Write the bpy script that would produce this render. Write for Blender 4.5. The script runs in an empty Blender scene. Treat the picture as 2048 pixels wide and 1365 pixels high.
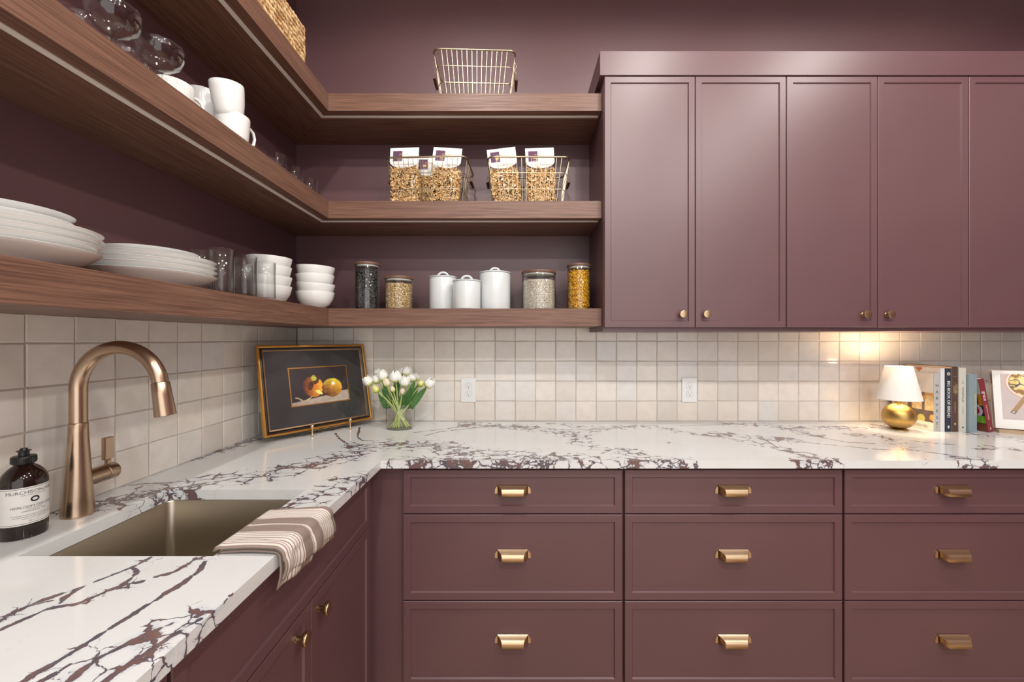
import bpy, math, random
import numpy as np
from mathutils import Vector, Matrix, Euler, noise

scene = bpy.context.scene
COL = scene.collection
PI = math.pi
R = math.radians
rng = random.Random(7)

# ------------------------------------------------------------------ camera
EYE = 1.326
cd = bpy.data.cameras.new('camera')
cam = bpy.data.objects.new('camera', cd)
COL.objects.link(cam)
cam.location = (0, 0, EYE)
cam.rotation_euler = (R(90), 0, 0)
cd.sensor_width = 36.0
cd.lens = 803.0 / 2048.0 * 36.0
cd.shift_x = -7.0 / 2048
cd.shift_y = -3.5 / 2048
cd.clip_start = 0.05
scene.camera = cam

# ------------------------------------------------------------------ world, lights, exposure
world = bpy.data.worlds.new('world')
scene.world = world
world.use_nodes = True
bg = world.node_tree.nodes['Background']
bg.inputs[0].default_value = (1.0, 0.985, 0.965, 1)
bg.inputs[1].default_value = 1.8
CEIL = 3.15


def downlight(x, y, w):
    ld = bpy.data.lights.new('recessed_downlight', 'SPOT')
    ld.shadow_soft_size = 0.06
    ld.energy = w
    ld.color = (1.0, 0.955, 0.905)
    ld.spot_size = R(172)
    ld.spot_blend = 0.2
    o = bpy.data.objects.new('recessed_downlight', ld)
    o.location = (x, y, CEIL - 0.012)
    COL.objects.link(o)


for lx in (-0.235, 0.823, 1.881):
    downlight(lx, 0.70, 46)
for ly in (-0.45, -1.6):
    for lx in (-0.235, 0.823, 1.881):
        downlight(lx, ly, 66 if ly > -1 else 58)

vs = scene.view_settings
vs.view_transform = 'Standard'
vs.look = 'None'
vs.exposure = 0.03
vs.gamma = 1.0
vs.use_curve_mapping = False


# ------------------------------------------------------------------ helpers
def srgb(r, g, b):
    f = lambda c: c / 12.92 if c <= 0.04045 else ((c + 0.055) / 1.055) ** 2.4
    return (f(r / 255), f(g / 255), f(b / 255), 1.0)


class Geo:
    """collects verts and faces of one mesh"""

    def __init__(s):
        s.v = []
        s.f = []
        s.col = None

    def add(s, v, f):
        n = len(s.v)
        s.v += [tuple(p) for p in v]
        s.f += [tuple(i + n for i in q) for q in f]
        return s

    def join(s, g, M=None):
        return s.add([tuple(M @ Vector(p)) for p in g.v] if M else g.v, g.f)

    def box(s, x0, x1, y0, y1, z0, z1):
        return s.add([(x0, y0, z0), (x1, y0, z0), (x1, y1, z0), (x0, y1, z0),
                      (x0, y0, z1), (x1, y0, z1), (x1, y1, z1), (x0, y1, z1)],
                     [(0, 3, 2, 1), (4, 5, 6, 7), (0, 1, 5, 4), (1, 2, 6, 5), (2, 3, 7, 6), (3, 0, 4, 7)])

    def prism(s, pts, axis, a0, a1):
        """polygon of 2D points extruded along axis ('x','y','z')"""
        def P(p, a):
            return {'x': (a, p[0], p[1]), 'y': (p[0], a, p[1]), 'z': (p[0], p[1], a)}[axis]
        n = len(pts)
        v = [P(p, a0) for p in pts] + [P(p, a1) for p in pts]
        f = [tuple(range(n))[::-1], tuple(range(n, 2 * n))]
        f += [(i, (i + 1) % n, n + (i + 1) % n, n + i) for i in range(n)]
        return s.add(v, f)

    def lathe(s, prof, seg=32, sx=1.0, sy=1.0, close=False):
        """revolve (r,z) points about z; r=0 points become poles"""
        v = []
        idx = []
        for (r, z) in prof:
            if r < 1e-7:
                idx.append([len(v)])
                v.append((0, 0, z))
            else:
                idx.append(list(range(len(v), len(v) + seg)))
                v += [(r * sx * math.cos(2 * PI * k / seg), r * sy * math.sin(2 * PI * k / seg), z) for k in range(seg)]
        f = []
        rings = list(zip(idx[:-1], idx[1:]))
        if close:
            rings.append((idx[-1], idx[0]))
        for a, b in rings:
            for k in range(seg):
                k2 = (k + 1) % seg
                if len(a) == 1 and len(b) == 1:
                    continue
                if len(a) == 1:
                    f.append((a[0], b[k2], b[k]))
                elif len(b) == 1:
                    f.append((a[k], a[k2], b[0]))
                else:
                    f.append((a[k], a[k2], b[k2], b[k]))
        return s.add(v, f)

    def tube(s, pts, rad, seg=8, closed=False, flat=1.0):
        pts = [Vector(p) for p in pts]
        n = len(pts)
        rad = rad if isinstance(rad, (list, tuple)) else [rad] * n
        rings = []
        up = None
        for i, p in enumerate(pts):
            if closed:
                t = pts[(i + 1) % n] - pts[i - 1]
            else:
                t = pts[min(i + 1, n - 1)] - pts[max(i - 1, 0)]
            t.normalize()
            if up is None:
                up = Vector((0, 0, 1)) if abs(t.z) < 0.9 else Vector((1, 0, 0))
            a = t.cross(up)
            a.normalize()
            b = a.cross(t)
            b.normalize()
            up = b
            rings.append([p + rad[i] * (math.cos(2 * PI * k / seg) * a + flat * math.sin(2 * PI * k / seg) * b) for k in range(seg)])
        v = [q for r in rings for q in r]
        f = []
        m = n if closed else n - 1
        for i in range(m):
            j = (i + 1) % n
            for k in range(seg):
                k2 = (k + 1) % seg
                f.append((i * seg + k, i * seg + k2, j * seg + k2, j * seg + k))
        if not closed:
            f.append(tuple(range(seg))[::-1])
            f.append(tuple((n - 1) * seg + k for k in range(seg)))
        return s.add(v, f)

    def grid(s, fn, nu, nv):
        v = [fn(i / (nu - 1), j / (nv - 1)) for j in range(nv) for i in range(nu)]
        f = [(j * nu + i, j * nu + i + 1, (j + 1) * nu + i + 1, (j + 1) * nu + i) for j in range(nv - 1) for i in range(nu - 1)]
        return s.add(v, f)

    def moved(s, M):
        g = Geo()
        g.join(s, M)
        return g

    def mesh(s, name, smooth=None):
        me = bpy.data.meshes.new(name)
        me.from_pydata(s.v, [], s.f)
        me.update()
        if smooth is not None:
            me.shade_smooth()
            me.set_sharp_from_angle(angle=R(smooth))
        if s.col is not None:
            ca = me.color_attributes.new('Col', 'FLOAT_COLOR', 'POINT')
            ca.data.foreach_set('color', np.array(s.col, dtype=np.float32).ravel())
        return me


def link(name, data, mat=None, parent=None, loc=None, rot=None, bevel=None, solid=None, fixn=False):
    o = bpy.data.objects.new(name, data)
    COL.objects.link(o)
    if parent:
        o.parent = parent
    if loc is not None:
        o.location = loc
    if rot is not None:
        o.rotation_euler = rot
    if mat is not None and not data.materials:
        data.materials.append(mat)
    if solid:
        m = o.modifiers.new('thickness', 'SOLIDIFY')
        m.thickness = solid
        m.offset = 0
    if bevel:
        m = o.modifiers.new('edge', 'BEVEL')
        m.width = bevel
        m.segments = 2
        m.limit_method = 'ANGLE'
        m.angle_limit = R(40)
    return o


def part(name, geo, mat, parent=None, smooth=None, **k):
    return link(name, geo.mesh(name, smooth), mat, parent, **k)


def tag(o, label, cat, group=None, kind=None):
    o['label'] = label
    o['category'] = cat
    if group:
        o['group'] = group
    if kind:
        o['kind'] = kind
    return o


def thing(name, loc, label, cat, group=None, rot=None):
    o = bpy.data.objects.new(name, None)
    o.empty_display_size = 0.05
    COL.objects.link(o)
    o.location = loc
    if rot is not None:
        o.rotation_euler = rot
    return tag(o, label, cat, group)


def struct(name, geo, mat, parent=None, smooth=None, **k):
    o = part(name, geo, mat, parent, smooth, **k)
    if parent is None:
        o['kind'] = 'structure'
    return o


def copy_tree(o, parent=None):
    c = o.copy()
    COL.objects.link(c)
    if parent:
        c.parent = parent
    for ch in list(o.children):
        copy_tree(ch, c)
    return c


def rrect(w, h, r, n=5):
    """rounded rectangle outline centred on 0, counter-clockwise"""
    pts = []
    for cx, cy, a0 in ((w / 2 - r, h / 2 - r, 0), (-w / 2 + r, h / 2 - r, 90), (-w / 2 + r, -h / 2 + r, 180), (w / 2 - r, -h / 2 + r, 270)):
        for k in range(n + 1):
            a = R(a0 + 90 * k / n)
            pts.append((cx + r * math.cos(a), cy + r * math.sin(a)))
    return pts


def text_geo(s, size, align='CENTER', squeeze=1.0):
    cu = bpy.data.curves.new('t', 'FONT')
    cu.body = s
    cu.size = size
    cu.align_x = align
    cu.align_y = 'CENTER'
    cu.resolution_u = 3
    o = bpy.data.objects.new('t', cu)
    COL.objects.link(o)
    bpy.context.view_layer.update()
    me = o.evaluated_get(bpy.context.evaluated_depsgraph_get()).to_mesh()
    g = Geo()
    g.add([(v.co.x * squeeze, v.co.y, 0) for v in me.vertices], [tuple(p.vertices) for p in me.polygons])
    bpy.data.objects.remove(o)
    bpy.data.curves.remove(cu)
    return g


def art(fn, w, h, nx, ny, ss=1):
    """flat print: plane (0..w, 0..h) in XZ facing -Y, colour per vertex from fn(u,v) in sRGB 0-255"""
    g = Geo().grid(lambda u, v: (u * w, 0, v * h), nx, ny)
    def px(i, j):
        c = np.zeros(3)
        for a in range(ss):
            for b in range(ss):
                c += np.array(fn((i + (a + 0.5) / ss - 0.5) / (nx - 1), (j + (b + 0.5) / ss - 0.5) / (ny - 1)), dtype=float)
        return np.clip(c / (ss * ss), 0, 255)
    g.col = [srgb(*px(i, j)) for j in range(ny) for i in range(nx)]
    return g


# ------------------------------------------------------------------ materials
def new_mat(name):
    m = bpy.data.materials.new(name)
    m.use_nodes = True
    nt = m.node_tree
    return m, nt, nt.nodes['Principled BSDF']


def plain(name, col, rough=0.5, metal=0.0, spec=0.5, **k):
    m, nt, b = new_mat(name)
    b.inputs['Base Color'].default_value = col
    b.inputs['Roughness'].default_value = rough
    b.inputs['Metallic'].default_value = metal
    b.inputs['Specular IOR Level'].default_value = spec
    for q, v in k.items():
        b.inputs[q.replace('_', ' ')].default_value = v
    return m


def N(nt, t, **k):
    n = nt.nodes.new(t)
    for q, v in k.items():
        if q in n.inputs.keys():
            n.inputs[q].default_value = v
        else:
            setattr(n, q, v)
    return n


def math_n(nt, op, a, b=None, clamp=False):
    n = nt.nodes.new('ShaderNodeMath')
    n.operation = op
    n.use_clamp = clamp
    for i, x in enumerate((a, b)):
        if x is None:
            continue
        if isinstance(x, (int, float)):
            n.inputs[i].default_value = x
        else:
            nt.links.new(x, n.inputs[i])
    return n.outputs[0]


def mix_c(nt, fac, a, b):
    n = nt.nodes.new('ShaderNodeMix')
    n.data_type = 'RGBA'
    if isinstance(fac, (int, float)):
        n.inputs[0].default_value = fac
    else:
        nt.links.new(fac, n.inputs[0])
    for i, x in ((6, a), (7, b)):
        if isinstance(x, tuple):
            n.inputs[i].default_value = x
        else:
            nt.links.new(x, n.inputs[i])
    return n.outputs[2]


def mrange(nt, x, a, b, c=0.0, d=1.0, smooth=True):
    n = nt.nodes.new('ShaderNodeMapRange')
    n.interpolation_type = 'SMOOTHSTEP' if smooth else 'LINEAR'
    for i, v in enumerate((x, a, b, c, d)):
        if isinstance(v, (int, float)):
            n.inputs[i].default_value = v
        else:
            nt.links.new(v, n.inputs[i])
    return n.outputs[0]


def obj_co(nt, scale=None):
    tc = nt.nodes.new('ShaderNodeTexCoord')
    if scale is None:
        return tc.outputs['Object']
    mp = nt.nodes.new('ShaderNodeMapping')
    mp.inputs['Scale'].default_value = scale
    nt.links.new(tc.outputs['Object'], mp.inputs[0])
    return mp.outputs[0]


def noise_n(nt, vec, scale, detail=3.0, rough=0.5):
    n = N(nt, 'ShaderNodeTexNoise', Scale=scale, Detail=detail, Roughness=rough)
    if vec is not None:
        nt.links.new(vec, n.inputs['Vector'])
    return n


def add_bump(nt, b, h, strength=0.2, dist=0.002):
    bp = N(nt, 'ShaderNodeBump', Strength=strength, Distance=dist)
    nt.links.new(h, bp.inputs['Height'])
    nt.links.new(bp.outputs[0], b.inputs['Normal'])


def mat_paint(name, col, rough, spec=0.5):
    m, nt, b = new_mat(name)
    co = obj_co(nt)
    n1 = noise_n(nt, co, 3.0, 2)
    c = mix_c(nt, mrange(nt, n1.outputs[0], 0.3, 0.7), col, tuple(x * 0.93 for x in col[:3]) + (1,))
    nt.links.new(c, b.inputs['Base Color'])
    b.inputs['Roughness'].default_value = rough
    b.inputs['Specular IOR Level'].default_value = spec
    n2 = noise_n(nt, co, 260.0, 2)
    add_bump(nt, b, n2.outputs[0], 0.06, 0.001)
    return m


PLUM = srgb(99, 68, 72)
M_paint = mat_paint('plum_cabinet_paint', PLUM, 0.40, 0.75)
M_wall = mat_paint('plum_wall_paint', srgb(103, 70, 74), 0.45, 0.8)
M_ceil = mat_paint('white_ceiling_paint', srgb(232, 230, 226), 0.7)
M_gap = plain('dark_gap', srgb(40, 26, 28), 0.8)


def mat_wood(name, axis):
    m, nt, b = new_mat(name)
    sc = {'x': (2.5, 110, 110), 'y': (110, 2.5, 110), 'z': (110, 110, 2.5)}[axis]
    n1 = noise_n(nt, obj_co(nt, sc), 1.0, 5, 0.62)
    sc2 = {'x': (6, 420, 420), 'y': (420, 6, 420), 'z': (420, 420, 6)}[axis]
    n2 = noise_n(nt, obj_co(nt, sc2), 1.0, 3, 0.6)
    n3 = noise_n(nt, obj_co(nt), 2.2, 2)
    f = math_n(nt, 'ADD', math_n(nt, 'MULTIPLY', n1.outputs[0], 0.42), math_n(nt, 'MULTIPLY', n2.outputs[0], 0.58))
    c = mix_c(nt, mrange(nt, f, 0.36, 0.64), srgb(86, 60, 48), srgb(136, 100, 83))
    c = mix_c(nt, math_n(nt, 'MULTIPLY', n3.outputs[0], 0.3), c, srgb(118, 80, 64))
    nt.links.new(c, b.inputs['Base Color'])
    nt.links.new(mrange(nt, f, 0.3, 0.7, 0.5, 0.34), b.inputs['Roughness'])
    add_bump(nt, b, f, 0.25, 0.0012)
    return m


M_woodx = mat_wood('stained_oak_along_back', 'x')
M_woody = mat_wood('stained_oak_along_side', 'y')
M_lid = mat_wood('acacia_lid', 'x')


def mat_tile():
    m, nt, b = new_mat('zellige_glaze')
    oi = nt.nodes.new('ShaderNodeObjectInfo')
    rp = nt.nodes.new('ShaderNodeValToRGB')
    e = rp.color_ramp.elements
    e[0].position, e[0].color = 0.0, srgb(218, 212, 204)
    e[1].position, e[1].color = 1.0, srgb(234, 227, 217)
    for p, c in ((0.2, srgb(228, 221, 212)), (0.45, srgb(233, 225, 215)), (0.65, srgb(227, 225, 222)), (0.82, srgb(236, 228, 220))):
        q = e.new(p)
        q.color = c
    nt.links.new(oi.outputs['Random'], rp.inputs[0])
    co = obj_co(nt)
    va = nt.nodes.new('ShaderNodeVectorMath')
    va.operation = 'ADD'
    nt.links.new(co, va.inputs[0])
    cx = nt.nodes.new('ShaderNodeCombineXYZ')
    nt.links.new(math_n(nt, 'MULTIPLY', oi.outputs['Random'], 37.0), cx.inputs[0])
    nt.links.new(cx.outputs[0], va.inputs[1])
    n1 = noise_n(nt, va.outputs[0], 22.0, 4)
    c = mix_c(nt, mrange(nt, n1.outputs[0], 0.35, 0.75, 0, 0.35), rp.outputs[0], srgb(212, 203, 192))
    nt.links.new(c, b.inputs['Base Color'])
    b.inputs['Roughness'].default_value = 0.16
    n2 = noise_n(nt, va.outputs[0], 28.0, 2)
    add_bump(nt, b, n2.outputs[0], 0.12, 0.003)
    return m


M_tile = mat_tile()
M_grout = plain('grout', srgb(186, 178, 170), 0.9)


def mat_marble():
    m, nt, b = new_mat('veined_marble')
    co = obj_co(nt)
    ab = N(nt, 'ShaderNodeAttribute', attribute_name='band')
    av = N(nt, 'ShaderNodeAttribute', attribute_name='vein')
    band, vein = ab.outputs['Fac'], av.outputs['Fac']
    # domain warp
    w1 = noise_n(nt, co, 14.0, 3)
    w2 = noise_n(nt, co, 60.0, 3)

    def warp(vec, n, amt):
        s = nt.nodes.new('ShaderNodeVectorMath')
        s.operation = 'MULTIPLY_ADD'
        nt.links.new(n.outputs['Color'], s.inputs[0])
        s.inputs[1].default_value = (amt, amt, amt)
        nt.links.new(vec, s.inputs[2])
        return s.outputs[0]

    w3 = noise_n(nt, co, 170.0, 3)
    wc = warp(warp(warp(co, w1, 0.035), w2, 0.013), w3, 0.005)
    mp = nt.nodes.new('ShaderNodeMapping')
    mp.inputs['Rotation'].default_value = (0, 0, R(-28))
    mp.inputs['Scale'].default_value = (0.8, 1.25, 1.0)
    nt.links.new(wc, mp.inputs[0])
    v1 = N(nt, 'ShaderNodeTexVoronoi', feature='DISTANCE_TO_EDGE', Scale=21.0)
    v2 = N(nt, 'ShaderNodeTexVoronoi', feature='DISTANCE_TO_EDGE', Scale=58.0)
    nt.links.new(mp.outputs[0], v1.inputs['Vector'])
    nt.links.new(mp.outputs[0], v2.inputs['Vector'])
    nb = noise_n(nt, co, 26.0, 4, 0.6)
    nl = noise_n(nt, co, 9.0, 3, 0.6)
    # band strength with ragged border
    bm = mrange(nt, math_n(nt, 'ADD', band, math_n(nt, 'MULTIPLY', math_n(nt, 'SUBTRACT', nl.outputs[0], 0.5), 1.1)), 0.10, 0.62)
    bh = mrange(nt, math_n(nt, 'ADD', band, math_n(nt, 'MULTIPLY', math_n(nt, 'SUBTRACT', nb.outputs[0], 0.5), 1.5)), 0.62, 1.05)
    t1 = math_n(nt, 'MULTIPLY', bm, mrange(nt, nb.outputs[0], 0.45, 0.76, 0.024, 0.25))
    t1 = math_n(nt, 'ADD', t1, 0.0001)
    r1 = math_n(nt, 'DIVIDE', v1.outputs['Distance'], t1)      # <1 inside vein
    t2 = math_n(nt, 'ADD', math_n(nt, 'MULTIPLY', bh, mrange(nt, nl.outputs[0], 0.4, 0.65, 0.0, 0.25)), 0.0001)
    r2 = math_n(nt, 'DIVIDE', v2.outputs['Distance'], t2)
    # single veins: distance attribute (metres) minus wobble
    vw = math_n(nt, 'ADD', vein, math_n(nt, 'MULTIPLY', math_n(nt, 'SUBTRACT', w2.outputs[0], 0.5), 0.012))
    vw = math_n(nt, 'ABSOLUTE', vw)
    r3 = math_n(nt, 'DIVIDE', vw, mrange(nt, nb.outputs[0], 0.36, 0.74, 0.0020, 0.0056))
    rr = math_n(nt, 'MINIMUM', r1, math_n(nt, 'MINIMUM', r2, r3))
    mask = mrange(nt, rr, 0.75, 1.1, 1.0, 0.0)
    core = mrange(nt, rr, 0.25, 0.85, 1.0, 0.0)
    thick = mrange(nt, nb.outputs[0], 0.42, 0.62)
    vc = mix_c(nt, math_n(nt, 'MULTIPLY', core, thick), srgb(88, 83, 94), srgb(120, 93, 89))
    n5 = noise_n(nt, wc, 7.0, 5, 0.6)
    base = mix_c(nt, mrange(nt, n5.outputs[0], 0.45, 0.75, 0, 0.5), srgb(223, 225, 225), srgb(215, 215, 210))
    halo = mrange(nt, rr, 1.0, 4.0, 0.50, 0.0)
    base = mix_c(nt, math_n(nt, 'MULTIPLY', halo, bm), base, srgb(196, 200, 212))
    c = mix_c(nt, mask, base, vc)
    nt.links.new(c, b.inputs['Base Color'])
    b.inputs['Roughness'].default_value = 0.14
    return m


M_marble = mat_marble()


def mat_metal(name, col, rough, brush=None):
    m, nt, b = new_mat(name)
    b.inputs['Base Color'].default_value = col
    b.inputs['Metallic'].default_value = 1.0
    b.inputs['Roughness'].default_value = rough
    if brush:
        n = noise_n(nt, obj_co(nt, brush), 1.0, 2)
        nt.links.new(mrange(nt, n.outputs[0], 0.2, 0.8, rough * 0.8, rough * 1.3), b.inputs['Roughness'])
        add_bump(nt, b, n.outputs[0], 0.06, 0.0005)
    return m


M_faucet = mat_metal('champagne_bronze', srgb(196, 170, 146), 0.27)
M_brass = mat_metal('satin_brass', srgb(224, 196, 160), 0.30)
M_bronze = mat_metal('antique_brass_knob', srgb(190, 164, 128), 0.25)
M_lampb = mat_metal('aged_gold', srgb(184, 150, 90), 0.36)
M_wire = mat_metal('antique_brass_wire', srgb(190, 174, 150), 0.34)
M_steel = mat_metal('brushed_steel', srgb(178, 168, 152), 0.33)
M_gold = mat_metal('gilt_frame', srgb(222, 166, 84), 0.36)
M_golddull = mat_metal('dull_gilt_line', srgb(178, 146, 116), 0.45)
M_porc = plain('white_porcelain', srgb(236, 236, 234), 0.14)
M_canister = plain('white_stoneware', srgb(214, 219, 220), 0.22)
M_white = plain('white_plastic', srgb(235, 236, 236), 0.3)
M_black = plain('black_plastic', srgb(24, 26, 24), 0.35)
M_dark = plain('dark_slot', srgb(30, 28, 28), 0.6)
M_led = plain('led_diffuser', srgb(238, 232, 228), 0.35)
M_paper = plain('white_paper', srgb(236, 234, 230), 0.7)


def mat_pane(name, ior=1.5, tint=(1, 1, 1, 1), rough=0.02):
    """thin clear sheet: lets light straight through, mirrors more at grazing angles"""
    m = bpy.data.materials.new(name)
    m.use_nodes = True
    nt = m.node_tree
    nt.nodes.clear()
    out = nt.nodes.new('ShaderNodeOutputMaterial')
    tr = N(nt, 'ShaderNodeBsdfTransparent', Color=tint)
    gl = N(nt, 'ShaderNodeBsdfGlossy', Roughness=rough)
    lw = N(nt, 'ShaderNodeLayerWeight', Blend=0.5)
    f0 = ((ior - 1) / (ior + 1)) ** 2
    fr = math_n(nt, 'MULTIPLY_ADD', math_n(nt, 'POWER', lw.outputs['Facing'], 2.5), 0.88 - f0)
    fr.node.inputs[2].default_value = f0
    mx = nt.nodes.new('ShaderNodeMixShader')
    nt.links.new(fr, mx.inputs[0])
    nt.links.new(tr.outputs[0], mx.inputs[1])
    nt.links.new(gl.outputs[0], mx.inputs[2])
    nt.links.new(mx.outputs[0], out.inputs[0])
    return m


M_film = mat_pane('clear_film', 1.45, (1, 1, 1, 1), 0.05)
M_pane = mat_pane('picture_glass', 1.5)
M_glass = mat_pane('clear_glass', 1.5, (0.985, 0.995, 0.99, 1))
M_water = mat_pane('water', 1.33, (0.975, 0.98, 0.90, 1))


def mat_vcol(name, rough=0.5):
    m, nt, b = new_mat(name)
    a = N(nt, 'ShaderNodeAttribute', attribute_name='Col')
    nt.links.new(a.outputs['Color'], b.inputs['Base Color'])
    b.inputs['Roughness'].default_value = rough
    return m


M_print = mat_vcol('printed_surface', 0.45)


def mat_linen():
    m, nt, b = new_mat('woven_linen')
    a = N(nt, 'ShaderNodeAttribute', attribute_name='Col')
    n = noise_n(nt, obj_co(nt), 700.0, 2)
    c = mix_c(nt, mrange(nt, n.outputs[0], 0.3, 0.7, 0.0, 0.25), a.outputs['Color'], srgb(120, 105, 96))
    nt.links.new(c, b.inputs['Base Color'])
    b.inputs['Roughness'].default_value = 0.95
    add_bump(nt, b, n.outputs[0], 0.4, 0.001)
    return m


M_linen = mat_linen()

# ------------------------------------------------------------------ room
WY, WX = 2.025, -1.106          # painted wall faces (back, left)
TY, TX = 2.0176, -1.098         # tile faces
RX = 2.82
FY = -2.7
wall_back = struct('wall_back', Geo().box(WX - 0.1, RX + 0.1, WY, WY + 0.1, 0, CEIL), M_wall)
wall_left = struct('wall_left', Geo().box(WX - 0.1, WX, FY, WY, 0, CEIL), M_wall)
struct('wall_right', Geo().box(RX, RX + 0.1, FY, WY, 0, CEIL), M_wall)
struct('ceiling', Geo().box(WX - 0.1, RX + 0.1, FY, WY + 0.1, CEIL, CEIL + 0.1), M_ceil)


def mat_floor():
    m, nt, b = new_mat('oak_floor')
    n = noise_n(nt, obj_co(nt, (2, 30, 1)), 1.0, 4)
    nt.links.new(mix_c(nt, n.outputs[0], srgb(150, 122, 94), srgb(188, 160, 128)), b.inputs['Base Color'])
    b.inputs['Roughness'].default_value = 0.4
    return m


struct('floor', Geo().box(WX - 0.1, RX + 0.1, FY, WY + 0.1, -0.06, 0), mat_floor())

# ------------------------------------------------------------------ glazed wall tiles
CT = 0.914                      # counter top height
ROWP = 0.1008
TOPZ = 1.3845


def tile_mesh(seed, w, h):
    """handmade tile: face in local XZ, front toward -Y, origin at its centre"""
    r = random.Random(seed)
    n = 4
    j = 0.0009
    g = Geo()
    e = 0.0022
    # face grid slightly inside the outline
    cor = [(r.uniform(-j, j), r.uniform(-j, j)) for _ in range(4)]
    V = []
    for b_ in range(n):
        for a_ in range(n):
            u, v = a_ / (n - 1), b_ / (n - 1)
            dx = (cor[0][0] * (1 - u) + cor[1][0] * u) * (1 - v) + (cor[2][0] * (1 - u) + cor[3][0] * u) * v
            dz = (cor[0][1] * (1 - u) + cor[1][1] * u) * (1 - v) + (cor[2][1] * (1 - u) + cor[3][1] * u) * v
            y = -0.0004 * math.sin(PI * u) * math.sin(PI * v) + r.uniform(-0.00025, 0.00025)
            V.append(((u - 0.5) * (w - 2 * e) + dx, y, (v - 0.5) * (h - 2 * e) + dz))
    F = [(b_ * n + a_, b_ * n + a_ + 1, (b_ + 1) * n + a_ + 1, (b_ + 1) * n + a_) for b_ in range(n - 1) for a_ in range(n - 1)]
    ring = [i for i in range(n)] + [k * n + n - 1 for k in range(1, n)] + [n * n - 1 - i for i in range(1, n)] + [k * n for k in range(n - 2, 0, -1)]
    m = len(ring)
    o1 = len(V)
    for i in ring:
        x, y, z = V[i]
        V.append((x * w / (w - 2 * e), 0.0018, z * h / (h - 2 * e)))
    o2 = len(V)
    for i in range(m):
        x, y, z = V[o1 + i]
        V.append((x, 0.0065, z))
    for i in range(m):
        k = (i + 1) % m
        F.append((ring[k], ring[i], o1 + i, o1 + k))
        F.append((o1 + k, o1 + i, o2 + i, o2 + k))
    g.add(V, F)
    me = g.mesh('tile', 22)
    me.materials.append(M_tile)
    return me


JW = 0.0030
full = [tile_mesh(s, 0.1018 - JW, ROWP - JW) for s in range(8)]
cut_top = [tile_mesh(20 + s, 0.1018 - JW, TOPZ - (CT + 4 * ROWP) - JW) for s in range(4)]
cut_side = [tile_mesh(30 + s, 0.0785 - JW, ROWP - JW) for s in range(3)]
cut_corner = tile_mesh(40, 0.0785 - JW, TOPZ - (CT + 4 * ROWP) - JW)


def lay(me, loc, rotz, parent):
    o = bpy.data.objects.new('tile', me)
    COL.objects.link(o)
    o.parent = parent
    o.location = loc
    o.rotation_euler = (R(rng.gauss(0, 0.16)), R(rng.gauss(0, 0.12)), rotz + R(rng.gauss(0, 0.16)))


for r_ in range(5):
    top = r_ == 4
    zc = CT + ROWP * r_ + (ROWP if not top else TOPZ - (CT + 4 * ROWP)) / 2
    lay(cut_corner if top else cut_side[r_ % 3], (TX + 0.0785 / 2, TY, zc), 0, wall_back)
    x = TX + 0.0785
    while x < 2.80:
        lay(rng.choice(cut_top if top else full), (x + 0.0509, TY + rng.uniform(-0.0004, 0.0004), zc), 0, wall_back)
        x += 0.1018
    y = TY
    for k in range(15):
        lay(rng.choice(cut_top if top else full), (TX + rng.uniform(-0.0004, 0.0004), y - 0.0508, zc), R(90), wall_left)
        y -= 0.1016
part('grout_bed', Geo().box(TX, RX, TY + 0.0022, WY, CT - 0.03, TOPZ), M_grout, wall_back)
part('grout_bed', Geo().box(WX, TX - 0.0022, 0.4, TY, CT - 0.03, TOPZ), M_grout, wall_left)

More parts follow.
